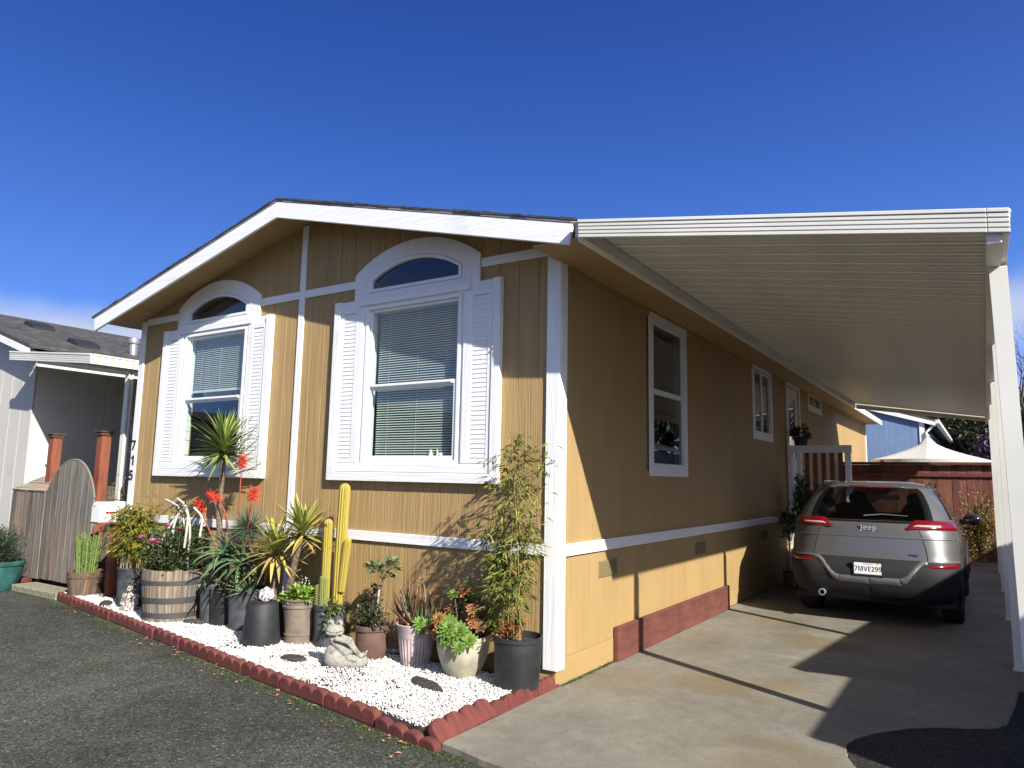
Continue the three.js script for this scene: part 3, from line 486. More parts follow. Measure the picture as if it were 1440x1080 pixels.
// ================================================================ CARPORT
{
  const cp = thing('carport', 'white aluminium carport awning on slim posts beside the tan home', 'carport');
  const under = x => 3.535 - 0.155 * (x - 0.46), skew = x => (3.115 - x) * 0.0515;      // the front edge runs slightly out of square
  const xa = 0.486, xb = 3.115, zf = 0.47, yb = x => lerp(3.412, 3.03, (x - xa) / (xb - xa)), yt = x => lerp(3.548, 3.172, (x - xa) / (xb - xa));
  const shear = g => { const p = g.attributes.position; for (let i = 0; i < p.count; i++) p.setZ(i, p.getZ(i) + skew(p.getX(i))); return g; };
  const fasc = (x0, x1) => { const bands = []; for (let i = 0; i < 5; i++) { const y0 = x => lerp(yb(x), yt(x), i / 5), y1 = x => lerp(yb(x), yt(x), (i + 1) / 5) - 0.0045, dz = i === 4 ? 0.014 : i * 0.0028; bands.push(prism([[x0, y0(x0)], [x1, y0(x1)], [x1, y1(x1)], [x0, y1(x0)]], zf - 0.03, zf - 0.012 + dz, 0.003)); } bands.push(prism([[x0, yb(x0) + 0.002], [x1, yb(x1) + 0.002], [x1, yt(x1)], [x0, yt(x0)]], zf - 0.045, zf - 0.018)); return bands.map(b => uvm(shear(b), true)); };
  obj('front_fascia', fasc(xa, 3.008), M.alu, cp); obj('corner_fascia', fasc(3.011, xb), M.alu, cp);
  const sf = []; for (let i = 0; i < 5; i++) sf.push(prismS(rect(-13.3, zf - 0.02, 3.03 + i * 0.0284, 3.03 + (i + 1) * 0.0284 - 0.0045), 3.085, 3.112 + (i === 4 ? 0.012 : i * 0.0025), 0.003)); sf.push(prismS(rect(-13.3, zf - 0.02, 3.032, 3.17), 3.075, 3.1)); obj('side_fascia', sf.map(b => uvm(b, true)), M.alu, cp);
  obj('back_fascia', [prism([[xa, yb(xa)], [3.08, yb(3.08)], [3.08, yt(3.08)], [xa, yt(xa)]], -13.36, -13.31, 0.003)], M.alu, cp);
  // header bolted to the eave
  obj('wall_header', uvm(box(0.442, 0.482, 3.43, 3.528, -13.3, 0.56, 0.004), true), M.alu, cp);
  // roof pans: flat trays with an upstanding rib between them
  const n = 54, pz = (0.43 + 13.3) / n; const prof = []; for (const [s, y] of [[0, 0.0], [0.10, 0], [0.13, 0.014], [0.20, 0.014], [0.23, 0], [0.47, 0], [0.485, 0.006], [0.515, 0.006], [0.53, 0], [0.77, 0], [0.80, 0.014], [0.87, 0.014], [0.90, 0], [0.992, 0]]) prof.push([s * pz, y]);
  const shape = [...prof, ...prof.slice().reverse().map(([a, b]) => [a, b + 0.004])];
  const pg = prism(shape, 0, 2.66, 0); pg.rotateY(Math.PI / 2);         // runs along +x, profile along -z
  { const p = pg.attributes.position; for (let i = 0; i < p.count; i++) p.setY(i, p.getY(i) - 0.155 * p.getX(i)); pg.computeVertexNormals(); }
  uvm(pg);
  for (let i = 0; i < n; i++) { const o = obj('roof_pan', pg, M.pan, cp); o.position.set(0.425, 3.5405, 0.43 - i * pz); }
  { const q = prism([[0.42, -0.43], [3.08, -0.43], [0.42, -0.59]], 0, 0.004); q.rotateX(-Math.PI / 2); const p = q.attributes.position; for (let i = 0; i < p.count; i++) p.setY(i, p.getY(i) + 3.5405 - 0.155 * (p.getX(i) - 0.425)); q.computeVertexNormals(); obj('front_flashing', [q], M.pan, cp); }
  obj('carrying_beam', uvm(box(3.0, 3.074, 2.985, 3.12, -13.3, 0.43, 0.004), true), M.alu, cp);
  for (const z of [-0.12, -3.0, -6.0, -9.0, -12.0]) {
    const p = sub('post', cp, [z > -1 ? 3.105 : 3.098, 0, z]); if (z > -1) p.rotation.z = 0.015;
    obj('post_shaft', uvm(prism(rect(-0.048, 0.048, -0.038, 0.038), 0.0, 2.984, 0.006).rotateX(-Math.PI / 2)), M.alu, p);
    obj('post_base', [box(-0.06, 0.06, 0.0, 0.012, -0.055, 0.055, 0.003)], M.alu, p);
  }
}
// red board leaning along the wall
tag(obj('kick_board', uvm(box(0, 3.43, 0.0, 0.30, 0, 0.045, 0.004), true).rotateY(Math.PI / 2).translate(0.012, 0.0, -1.05), M.redBoard), 'long red painted plank standing on edge against the tan side wall', 'board');
// ================================================================ GRAVEL BED
{
  const bed = prism([[-7.15, -0.33], [-0.02, -1.44], [-0.02, -0.012], [-6.4, -0.012], [-7.1, 0.1]], -0.04, 0.035); bed.rotateX(-Math.PI / 2);
  struct(obj('bed_soil', uvm(bed), M.dirt));
  const geo = []; for (let k = 0; k < 3; k++) { const g = new THREE.IcosahedronGeometry(1, 0); const p = g.attributes.position, r = rngOf(40 + k), mp = {}; for (let i = 0; i < p.count; i++) { const key = [p.getX(i), p.getY(i), p.getZ(i)].map(v => v.toFixed(2)).join(); const s = mp[key] || (mp[key] = 0.7 + r() * 0.5); p.setXYZ(i, p.getX(i) * s, p.getY(i) * s * 0.75, p.getZ(i) * s); } g.computeVertexNormals(); geo.push(flat(g)); }
  const r = rngOf(99), m = new THREE.Matrix4(), q = new THREE.Quaternion(), e = new THREE.Euler();
  const pts = [[], [], []];
  for (let i = 0; i < 110000; i++) {
    const x = -7.12 + r() * 7.1, z = r() * 1.43; if (z > borderLine(x) - 0.022 || x > (z > 0.82 ? -0.17 : -0.10)) continue;
    const back = z < 0.16, n = fbm((x + 10) / 20, (z + 10) / 20, 60, 60, 3, 4);
    if (back && n > 0.42) continue; if (n > 0.68 && r() < 0.6) continue;
    pts[i % 3].push([x, 0.033 + r() * 0.022 + 0.018 * n, z, 0.0048 + r() * r() * 0.0068, r()]);
  }
  pts.forEach((l, k) => {
    const im = new THREE.InstancedMesh(geo[k], M.pebble, l.length); im.name = numbered('white_gravel');
    l.forEach(([x, y, z, s, c], i) => { q.setFromEuler(e.set(r() * 6, r() * 6, r() * 6)); m.compose(V(x, y, z), q, V(s, s, s)); im.setMatrixAt(i, m); const t = c < 0.07 ? 0.22 + r() * 0.2 : c < 0.26 ? 0.66 + r() * 0.1 : 0.84 + r() * 0.18; im.setColorAt(i, new THREE.Color().setRGB(t, t * (0.985 - r() * 0.02), t * (0.96 - r() * 0.05))); });
    im.castShadow = im.receiveShadow = true; scene.add(im); stuff(im); tag(im, ['white marble chip gravel filling the bed inside the scalloped red edging', 'white chip gravel around the plant pots', 'bright white stone chips in the garden bed'][k], 'gravel');
  });
  // few dry leaves and grit on the gravel and the asphalt
  const lit = new Soup(); for (let i = 0; i < 300; i++) { const x = -6.6 + r() * 6.5, on = r() < 0.5, z = on ? 0.2 + r() * (borderLine(x) - 0.3) : borderLine(x) + 0.06 + r() * r() * 0.35, y = on ? 0.062 : -0.038; const c = [[0.20, 0.09, 0.04], [0.35, 0.22, 0.10], [0.16, 0.13, 0.05], [0.55, 0.20, 0.17]][Math.floor(r() * 4)]; lit.leaf(V(x, y + 0.004, z), V(r() - 0.5, 0.08, r() - 0.5), V(0.2 * (r() - 0.5), 1, 0.2), 0.018 + r() * 0.03, 0.010 + r() * 0.012, c, 0.3); }
  const lo = obj('leaf_litter', lit.geo(), M.leafV); stuff(lo); tag(lo, 'small dry leaves and petals scattered by the edging', 'leaf litter');
  const mo = new Soup(); for (let i = 0; i < 5200; i++) { const f = r(), x = f < 0.9 ? -7.4 + r() * 7.5 : 0.05 + r() * 0.8, d = r() * r() * 0.16, n = fbm((x + 10) / 20, 0.5, 40, 4, 3, 14); if (n < 0.42) continue; const z = (x < 0.03 ? borderLine(x) + 0.055 : 1.475 + 0.155 * x) + d; const t = 0.6 + r() * 0.7; mo.leaf(V(x, -0.046, z), V(r() - 0.5, 0.9, r() - 0.5), V(r() - 0.5, 0.2, r() - 0.5), 0.006 + r() * 0.012, 0.005, [0.055 * t, 0.085 * t, 0.018 * t]); }
  for (let i = 0; i < 500; i++) { const z = -0.06 - r() * 1.0, t = 0.6 + r() * 0.7; mo.leaf(V(0.012 + r() * 0.03, 0.0, z), V(r() - 0.3, 0.9, r() - 0.5), V(r() - 0.5, 0.2, r() - 0.5), 0.008 + r() * 0.018, 0.006, [0.055 * t, 0.095 * t, 0.018 * t]); }
  const ms = obj('moss', mo.geo(), M.leafV); stuff(ms); tag(ms, 'low green moss growing along the edging and the slab joints', 'moss');
}
// scalloped edging blocks
{
  const L = 0.612, ns = 4;
  const blockGeo = (h, d, seed) => {       // front outline with round lobes, lobes bulging forward as well
    const r = rngOf(seed), g = [];
    const pts = [[-L / 2 + 0.002, 0], [L / 2 - 0.002, 0]]; const lw = (L - 0.004) / ns;
    for (let i = ns - 1; i >= 0; i--) for (let k = 0; k <= 8; k++) { const a = k / 8 * Math.PI, cx = -L / 2 + 0.002 + (i + 0.5) * lw; pts.push([cx + Math.cos(a) * lw / 2, h - lw * 0.20 + Math.sin(a) * lw * 0.26]); }
    const gg = new THREE.ExtrudeGeometry(poly(pts), { depth: d - 0.04, bevelEnabled: true, bevelThickness: 0.02, bevelSize: 0.016, bevelOffset: -0.016, bevelSegments: 4 }); gg.translate(0, 0, -d / 2 + 0.02); g.push(flat(gg));
    return uvm(merge(g), false, r() * 3, r() * 3);
  };
  const geos = [0, 1, 2].map(k => blockGeo(0.105, 0.065, 60 + k));
  const x0 = -7.2, z0 = 0.305, x1 = 0.02, z1 = 1.475, dx = x1 - x0, dz = z1 - z0, len = Math.hypot(dx, dz), n = Math.round(len / L), an = Math.atan2(-dz, dx), rr = rngOf(123);
  for (let i = 0; i < n; i++) {
    const t = (i + 0.5) / n, last = i >= n - 1;
    const o = obj('edging_block', geos[i % 3], M.edging[(i * 2) % 3]); tag(o, last ? 'broken red scalloped edging block sunk beside the driveway lip' : 'red scalloped concrete edging block between the asphalt and the white gravel', 'edging', last ? undefined : 'scalloped edging along the asphalt');
    o.position.set(x0 + dx * t, -0.05 - (last ? 0.035 : 0), z0 + dz * t + (rr() - 0.5) * 0.014); o.rotation.set((rr() - 0.5) * 0.10, an + (rr() - 0.5) * 0.03, (rr() - 0.5) * 0.03 + (last ? -0.03 : 0));
  }
  // the return beside the driveway: blocks lean outwards
  const side = [[0.012, 1.165, 0.62, 0.42, 'red scalloped edging block tipped up on the gravel corner beside the driveway', 0.0], [-0.008, 0.565, 0.30, 0.22, 'red scalloped edging block leaning between black bamboo pot and driveway', -0.01], [-0.012, 0.10, 0.20, 0.2, 'short red scalloped edging block against the home corner board', -0.01]];
  side.forEach(([x, z, lean, w, label, y], i) => { const o = obj('edging_block', i === 2 ? uvm(geos[1].clone().scale(0.52, 1, 1)) : geos[i % 3], M.edging[2 - i]); tag(o, label, 'edging'); o.position.set(x, y - 0.012, z); o.rotation.order = 'YXZ'; o.rotation.y = Math.PI / 2 + (i === 0 ? -0.06 : 0.03); o.rotation.x = i === 0 ? -0.75 : -0.35; o.rotation.z = i === 0 ? 0.05 : 0; if (i === 0) o.scale.set(0.98, 1.35, 1); });
}
// flat dark stones set in the gravel
{
  const mk = (x, z, a, b, ry, seed, label) => {
    const r = rngOf(seed), pts = [], n = 9; for (let i = 0; i < n; i++) { const q = i / n * Math.PI * 2, k = 0.82 + r() * 0.3; pts.push([Math.cos(q) * a * k, Math.sin(q) * b * k]); }
    const g = prism(pts, 0, 0.045, 0.014); g.rotateX(-Math.PI / 2); g.rotateY(ry); const p = g.attributes.position; for (let i = 0; i < p.count; i++) { const X = p.getX(i), Z = p.getZ(i); p.setY(i, p.getY(i) + (vn(X * 22 + 50, Z * 22 + 50, 999, 999, seed) - 0.5) * 0.02); } g.computeVertexNormals();
    const o = obj('flat_stone', uvm(g), M.stoneDark); o.position.set(x, 0.045, z); tag(o, label, 'stone', 'flat dark stones in the gravel');
  };
  mk(-0.69, 0.74, 0.20, 0.075, -0.28, 3, 'long dark slate slab on the gravel in front of the cream pot');
  mk(-2.10, 0.82, 0.125, 0.065, 0.25, 4, 'dark flat stone on open gravel beside the upturned black tub');
  mk(-4.12, 0.40, 0.13, 0.085, 0.6, 5, 'dark flat stone beside the half barrel on the gravel');
  mk(-5.86, 0.42, 0.15, 0.07, -0.3, 6, 'dark flat stone beside the small seated figure');
}
// ================================================================ POTS AND PLANTS
function potted(name, label, x, z, y = 0.055, group) { return thing(name, label, 'potted plant', [x, y, z], 0, group); }
function nurseryPot(t, r, h, m, { base = 0.84, rim = 0.035, dent = 0 } = {}) {
  const rb = r * base; const pf = []; for (let i = 0; i <= 10; i++) pf.push([lerp(rb, r * 0.955, i / 10), lerp(0.0, h - rim, i / 10)]);
  let g = lathe([[0, 0], [rb - 0.006, 0], ...pf, [r * 0.97, h - rim], [r, h - rim + 0.004], [r, h - 0.004], [r - 0.006, h], [r - 0.014, h], [r - 0.018, h - 0.05], [r - 0.02, h - 0.06]], 44, 0.5);
  if (dent) { const p = g.attributes.position; for (let i = 0; i < p.count; i++) { const a = Math.atan2(p.getZ(i), p.getX(i)), yy = p.getY(i) / h, k = 1 + dent * Math.sin(a * 3 + yy * 5) * (1 - yy * 0.4) * yy * 1.4 + dent * 0.7 * Math.sin(a * 2 + 1) * smooth(0, 0.5, yy); p.setX(i, p.getX(i) * k); p.setZ(i, p.getZ(i) * k); } g.computeVertexNormals(); g = toCreasedNormals(g, 0.6); }
  const pot = obj('pot', uvm(g), m, t); obj('soil', [lathe([[0, h - 0.035], [r * 0.5, h - 0.04], [r * 0.94, h - 0.05]], 24)], M.soil, t); return pot;
}
const UP = V(0, 1, 0);
// rosette of strap leaves; every leaf is a mesh of its own
function rosette(t, c, n, len, wid, mats, { seed = 1, tiltMin = 0.05, tiltMax = 1.9, bend = 0.5, fold = 0.35, part = 'leaf', dry = 0, dryMats = M.strapDry, spread = 0.03 } = {}) {
  const r = rngOf(seed), gs = [0, 1, 2, 3].map(k => strap(1, wid / len, bend * (0.5 + k * 0.35), fold, 6));
  for (let i = 0; i < n; i++) {
    const f = i / n, tilt = lerp(tiltMin, tiltMax, Math.pow(f, 0.85)) + (r() - 0.5) * 0.25, isDry = f > 1 - dry && r() < 0.7;
    const o = obj(part, gs[Math.floor(r() * 4)], isDry ? dryMats[Math.floor(r() * dryMats.length)] : mats[Math.floor(r() * mats.length)], t), s = len * (0.78 + r() * 0.36) * (f < 0.15 ? 0.8 : 1);
    o.position.set(c.x + (r() - 0.5) * spread, c.y - f * spread * 2.5, c.z + (r() - 0.5) * spread); o.rotation.order = 'YXZ'; o.rotation.y = i * 2.39996 + (r() - 0.5) * 0.5; o.rotation.x = tilt; o.scale.setScalar(s);
  }
}
function aloeRosette(t, c, n, len, wid, mats, { seed = 1, tiltMin = 0.05, tiltMax = 1.3, bend = -0.5, part = 'leaf', thick = 0.35, spread = 0.02 } = {}) {
  const r = rngOf(seed), gs = [0, 1, 2].map(k => fleshy(1, wid / len, wid / len * thick, bend * (0.4 + k * 0.6), 7));
  for (let i = 0; i < n; i++) { const f = i / n, o = obj(part, gs[Math.floor(r() * 3)], mats[Math.floor(r() * mats.length)], t); o.position.set(c.x + (r() - 0.5) * spread, c.y, c.z + (r() - 0.5) * spread); o.rotation.order = 'YXZ'; o.rotation.y = i * 2.39996 + (r() - 0.5) * 0.6; o.rotation.x = lerp(tiltMin, tiltMax, f) + (r() - 0.5) * 0.2; o.scale.setScalar(len * (0.7 + r() * 0.4)); }
}
M.cactusV = std({ vertexColors: true, roughness: 0.6 });
function cactusColumn(h, r, ribs, lean = 0, young = false) {
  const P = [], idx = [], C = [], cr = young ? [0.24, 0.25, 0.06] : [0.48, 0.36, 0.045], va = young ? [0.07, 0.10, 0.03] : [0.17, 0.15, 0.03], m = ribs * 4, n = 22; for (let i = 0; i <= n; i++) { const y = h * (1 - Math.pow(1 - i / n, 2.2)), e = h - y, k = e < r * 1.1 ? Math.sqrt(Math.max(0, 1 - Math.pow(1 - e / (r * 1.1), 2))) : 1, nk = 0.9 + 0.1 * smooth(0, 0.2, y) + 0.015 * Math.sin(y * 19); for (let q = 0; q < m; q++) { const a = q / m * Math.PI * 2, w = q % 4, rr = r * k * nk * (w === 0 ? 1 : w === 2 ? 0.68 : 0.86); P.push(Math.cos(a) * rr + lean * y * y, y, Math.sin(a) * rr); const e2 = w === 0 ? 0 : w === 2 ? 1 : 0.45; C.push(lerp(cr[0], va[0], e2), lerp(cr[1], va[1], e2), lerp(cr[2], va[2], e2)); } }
  for (let i = 0; i < n; i++) for (let q = 0; q < m; q++) { const a = i * m + q, b = i * m + (q + 1) % m; idx.push(a, a + m, b, b, a + m, b + m); }
  const g = new THREE.BufferGeometry(); g.setAttribute('position', new THREE.Float32BufferAttribute(P, 3)); g.setAttribute('color', new THREE.Float32BufferAttribute(C, 3)); g.setIndex(idx); g.computeVertexNormals();
  const sp = []; const s = new Soup(); for (let q = 0; q < ribs; q++) for (let y = 0.02; y < h - 0.01; y += 0.022) { const e = h - y, k = e < r * 1.1 ? Math.sqrt(Math.max(0, 1 - Math.pow(1 - e / (r * 1.1), 2))) : 1, a = q / ribs * Math.PI * 2, d = V(Math.cos(a), 0.15, Math.sin(a)), c = V(Math.cos(a) * r * k + lean * y * y, y, Math.sin(a) * r * k); for (let j = -1; j <= 1; j++) s.leaf(c, d.clone().add(V(-Math.sin(a) * j * 0.7, 0.3 * j, Math.cos(a) * j * 0.7)), UP, 0.012, 0.0022, [0.75, 0.62, 0.22]); }
  return [flat(g), s.geo()];
}
// bamboo: thin jointed canes with pointed leaves in sprays
function bamboo(t, c, canes, h, { seed = 1, spreadR = 0.1, leafLen = 0.09, cols, leaves = 46, leanX = 0, leanZ = 0, caneCol = M.caneM, wide = 1 } = {}) {
  const r = rngOf(seed), s = new Soup();
  for (let k = 0; k < canes; k++) {
    const a = r() * 6.28, b0 = V(c.x + Math.cos(a) * spreadR * r(), c.y, c.z + Math.sin(a) * spreadR * r()), H = h * (0.5 + 0.5 * Math.pow(r(), 0.6)), lx = (r() - 0.5) * 0.30 * wide + leanX, lz = (r() - 0.5) * 0.26 * wide + leanZ;
    const pts = [], rd = []; for (let i = 0; i <= 9; i++) { const f = i / 9; pts.push(V(b0.x + lx * H * f * (0.6 + 0.5 * f), b0.y + H * (f - 0.09 * f * f), Math.max(b0.z + lz * H * f * (0.6 + 0.5 * f), -0.02 + c.z * 0 - 10))); rd.push(0.0042 * (1 - 0.75 * f)); }
    obj('cane', [taper(pts, rd, 6)], caneCol, t);
    for (let i = 0; i < leaves; i++) {
      const f = 0.16 + 0.84 * Math.pow(r(), 0.75), q = f * 9, i0 = Math.min(8, Math.floor(q)), p = pts[i0].clone().lerp(pts[i0 + 1], q - i0), an = r() * 6.28, bl = (0.03 + r() * 0.13) * (1.15 - f * 0.5) * wide, d = V(Math.cos(an), 0.25 + r() * 0.4, Math.sin(an)).normalize(), e = p.clone().addScaledVector(d, bl);
      s.leaf(p, d, UP, bl, 0.0022, [0.20, 0.17, 0.06], 0, 0.5);
      const nl = 2 + Math.floor(r() * 3); for (let j = 0; j < nl; j++) { const dd = d.clone().add(V((r() - 0.5) * 1.5, -0.35 - r() * 0.5, (r() - 0.5) * 1.5)), co = cols[Math.floor(r() * cols.length)], m = 0.7 + r() * 0.6; s.leaf(e, dd, V(r() - 0.5, 1, r() - 0.5), leafLen * (0.6 + r() * 0.7), leafLen * 0.15, [co[0] * m, co[1] * m, co[2] * m], 0.2, 0.35); }
    }
  }
  stuff(obj('leaves', s.geo(), M.leafV, t));
}
M.caneM = lm(0.32, 0.25, 0.09, 0.6);
const BAM = [[0.115, 0.16, 0.025], [0.15, 0.185, 0.03], [0.08, 0.125, 0.02], [0.20, 0.205, 0.04], [0.27, 0.22, 0.05]];
const BAMY = [[0.24, 0.19, 0.022], [0.19, 0.18, 0.022], [0.30, 0.22, 0.025], [0.10, 0.13, 0.02], [0.15, 0.15, 0.02]];
// leafy bush: stems out of the soil, round or pointed leaves towards the outside of its own volume
function bush(t, c, n, rad, cols, { seed = 1, leaf = 0.05, wid = 0.6, stems = 14, part = 'leaves', up = 0.3, fill = 0.45 } = {}) {
  const r = rngOf(seed), s = new Soup(), st = [];
  const cl = []; for (let i = 0; i < stems; i++) { const a = r() * 6.28, e = Math.acos(1 - r() * 1.15), k = 0.55 + r() * 0.45, p = V(Math.sin(e) * Math.cos(a) * rad[0] * k, Math.cos(e) * rad[1] * k + rad[1] * 0.15, Math.sin(e) * Math.sin(a) * rad[2] * k); cl.push(p); st.push(taper([V(c.x + p.x * 0.1, c.y - 0.02, c.z + p.z * 0.1), V(c.x + p.x * 0.5, c.y + p.y * 0.6, c.z + p.z * 0.5), V(c.x + p.x, c.y + p.y, c.z + p.z)], [0.005, 0.004, 0.002], 5)); }
  obj('stem', st, M.twig, t);
  for (let i = 0; i < n; i++) { const p = cl[Math.floor(r() * cl.length)], k = fill + (1 - fill) * Math.sqrt(r()), sp = rad[0] * 0.42, q = V(c.x + p.x * k + (r() - 0.5) * sp, c.y + p.y * k + (r() - 0.5) * sp * 0.8, c.z + p.z * k + (r() - 0.5) * sp); const d = V(q.x - c.x, q.y - c.y + up * rad[1] * (r() - 0.2), q.z - c.z).normalize().add(V(r() - 0.5, r() - 0.5, r() - 0.5).multiplyScalar(1.3)); const co = cols[Math.floor(r() * cols.length)], m = 0.65 + r() * 0.7; s.leaf(q, d, V(r() - 0.5, 1, r() - 0.5), leaf * (0.6 + r() * 0.7), leaf * wid * (0.7 + r() * 0.5), [co[0] * m, co[1] * m, co[2] * m], 0.25, 0.5); }
  stuff(obj(part, s.geo(), M.leafV, t));
}
// rosette of spoon-shaped succulent leaves, one mesh
function aeonium(t, c, nrm, R, colIn, colOut, seed) {
  const r = rngOf(seed), s = new Soup(), q = new THREE.Quaternion().setFromUnitVectors(UP, nrm.clone().normalize()), T = v => v.applyQuaternion(q).add(c);
  const n = 34; for (let i = 0; i < n; i++) {
    const f = i / n, a = i * 2.39996, tilt = lerp(0.35, 1.5, f), len = R * lerp(0.4, 1.05, f), w = len * 0.46, d = V(Math.cos(a) * Math.sin(tilt), Math.cos(tilt), Math.sin(a) * Math.sin(tilt)), sd = V(-Math.sin(a), 0, Math.cos(a)), nn = sd.clone().cross(d), co = [0, 1, 2].map(k => lerp(colIn[k], colOut[k], f) * (0.8 + r() * 0.4));
    const b = V(0, R * 0.1, 0), pt = (l, ww, h) => T(b.clone().addScaledVector(d, l * len).addScaledVector(sd, ww * w).addScaledVector(nn, -h * len));
    const A = pt(0, 0.10, 0), B = pt(0, -0.10, 0), C = pt(0.62, 0.42, 0.06), D = pt(0.62, -0.42, 0.06), E = pt(0.92, 0.26, 0.1), F = pt(0.92, -0.26, 0.1), G2 = pt(1.04, 0, 0.14), Mm = pt(0.6, 0, -0.03);
    s.tri(A, Mm, C, co); s.tri(B, Mm, A, co); s.tri(B, D, Mm, co); s.tri(C, Mm, E, co); s.tri(Mm, F, E, co); s.tri(D, F, Mm, co); s.tri(E, F, G2, co);
  }
  obj('leaf_rosette', s.geo(), M.leafV, t);
}
function flower(t, p, R, col, seed) { const r = rngOf(seed), s = new Soup(); for (let i = 0; i < 22; i++) { const f = i / 22, a = i * 2.4, ti = lerp(0.1, 1.25, f), d = V(Math.cos(a) * Math.sin(ti), Math.cos(ti), Math.sin(a) * Math.sin(ti)), m = 0.75 + r() * 0.5; s.leaf(p.clone().addScaledVector(d, R * 0.15), d, V(-d.x, 0.6, -d.z), R * lerp(0.7, 1.1, f), R * 0.8, col.map(v => v * m), -0.25, 0.6); } obj('flower', s.geo(), M.leafV, t); }
function torch(t, pts, headLen, R, seed) {     // aloe flower spike
  obj('flower_stalk', [taper(pts, pts.map((_, i) => 0.0085 - 0.003 * i / pts.length), 7)], M.torchStem, t);
  const r = rngOf(seed), g = [], e = pts[pts.length - 1], d = e.clone().sub(pts[pts.length - 2]).normalize();
  for (let i = 0; i < 46; i++) { const f = i / 46, a = i * 2.4, out = V(Math.cos(a), 0, Math.sin(a)), b = e.clone().addScaledVector(d, (f - 0.6) * headLen), q = out.clone().multiplyScalar(1).addScaledVector(d, lerp(-0.75, 1.4, f)).normalize(), l = R * (0.7 + r() * 0.4); g.push(taper([b, b.clone().addScaledVector(q, l * 0.6), b.clone().addScaledVector(q, l).addScaledVector(UP, -0.004)], [0.0028, 0.0046, 0.0022], 5)); }
  obj('flower_head', g, M.torch, t);
}

// --- bamboo in the dented black nursery pot at the home's corner
{
  const t = potted('potted_bamboo', 'thin leafy bamboo in a dented black pot beside the corner board', -0.165, 0.305); nurseryPot(t, 0.196, 0.372, M.potBlack, { dent: 0.022, base: 0.86 });
  bamboo(t, V(0.01, 0.33, 0), 8, 1.78, { seed: 5, spreadR: 0.12, leafLen: 0.098, cols: BAM, leaves: 62, leanX: -0.01, leanZ: 0.01 });
  bamboo(t, V(-0.06, 0.33, 0.02), 9, 1.0, { seed: 8, spreadR: 0.12, leafLen: 0.098, cols: BAM, leaves: 50, leanX: -0.16, leanZ: 0.04 });
  bush(t, V(-0.05, 0.36, 0.05), 800, [0.15, 0.15, 0.13], [[0.32, 0.085, 0.02], [0.26, 0.11, 0.022], [0.15, 0.12, 0.03], [0.38, 0.14, 0.03]], { seed: 3, leaf: 0.028, wid: 0.55, stems: 12, part: 'sedum_leaves' });
}
// --- cream pot of aeonium
{
  const t = potted('potted_aeonium', 'green and bronze leaf rosettes crowding a round cream glazed pot', -0.69, 0.30); const h = 0.315, R = 0.222;
  obj('pot', uvm(lathe([[0, 0], [0.125, 0], [0.135, 0.006], [0.165, 0.06], [0.195, 0.14], [0.212, 0.21], [0.216, 0.265], [0.212, 0.275], [0.222, 0.283], [0.224, 0.300], [0.216, 0.312], [0.205, 0.312], [0.196, 0.295], [0.19, 0.25]], 48, 0.5)), M.potCream, t); obj('soil', [lathe([[0, 0.285], [0.195, 0.265]], 24)], M.soil, t);
  const r = rngOf(9), G1 = [0.15, 0.225, 0.028], G2 = [0.075, 0.145, 0.022], B1 = [0.16, 0.14, 0.04], B2 = [0.21, 0.075, 0.035];
  const spots = [[0.08, 0.36, 0.17, 0.105, 0], [-0.05, 0.40, 0.14, 0.10, 0], [0.02, 0.31, 0.21, 0.095, 0], [-0.15, 0.33, 0.12, 0.075, 0], [0.16, 0.30, 0.15, 0.085, 0], [-0.10, 0.49, 0.02, 0.085, 1], [0.10, 0.47, 0.04, 0.08, 1], [0.02, 0.56, -0.05, 0.085, 1], [-0.03, 0.66, -0.08, 0.09, 2], [0.16, 0.50, -0.06, 0.075, 1], [-0.17, 0.44, -0.02, 0.06, 2], [0.20, 0.40, 0.05, 0.07, 1], [-0.02, 0.33, 0.22, 0.06, 2], [0.12, 0.26, 0.22, 0.07, 0], [-0.12, 0.56, -0.06, 0.06, 1], [0.24, 0.58, -0.08, 0.06, 1]];
  spots.forEach(([x, y, z, R2, k], i) => { const p = V(x, y, z); obj('stem', [taper([V(x * 0.4, 0.27, z * 0.4), V(x * 0.7, lerp(0.27, y, 0.6), z * 0.7), p.clone().add(V(0, 0.005, 0))], [0.010, 0.009, 0.008], 6)], M.twig, t); aeonium(t, p, V(x * 1.6 + 0.2, 0.8, z * 2 + 0.45), R2, k === 1 ? B1 : G1, k === 0 ? G2 : k === 1 ? B2 : [0.14, 0.2, 0.03], i + 3); });
  for (let i = 0; i < 44; i++) { const a = r() * 6.28, e = Math.acos(1 - r()), q = 0.6 + r() * 0.4, x = Math.sin(e) * Math.cos(a) * 0.29 * q, z = Math.max(-0.2, Math.sin(e) * Math.sin(a) * 0.24 * q + 0.02), y = 0.28 + Math.cos(e) * 0.38 * q, k = r() < 0.5; if (i % 2) obj('stem', [taper([V(x * 0.3, 0.27, z * 0.3), V(x, y, z)], [0.008, 0.006], 5)], M.twig, t); aeonium(t, V(x, y, z), V(x * 2 + 0.25, 0.6 + y * 0.5, z * 2 + 0.4), 0.045 + r() * 0.04, k ? G1 : [0.24, 0.17, 0.035], k ? G2 : [0.30, 0.085, 0.03], i + 130); }
  aeonium(t, V(-0.235, 0.33, 0.06), V(-0.5, 0.3, 0.8), 0.05, [0.55, 0.20, 0.10], [0.55, 0.10, 0.06], 77); aeonium(t, V(-0.225, 0.285, 0.08), V(-0.4, 0.1, 0.9), 0.042, [0.6, 0.25, 0.15], [0.6, 0.12, 0.08], 78);
  bush(t, V(0.14, 0.38, -0.05), 260, [0.2, 0.16, 0.12], [[0.10, 0.13, 0.025], [0.20, 0.12, 0.04], [0.14, 0.09, 0.035]], { seed: 14, leaf: 0.04, wid: 0.5 });
}
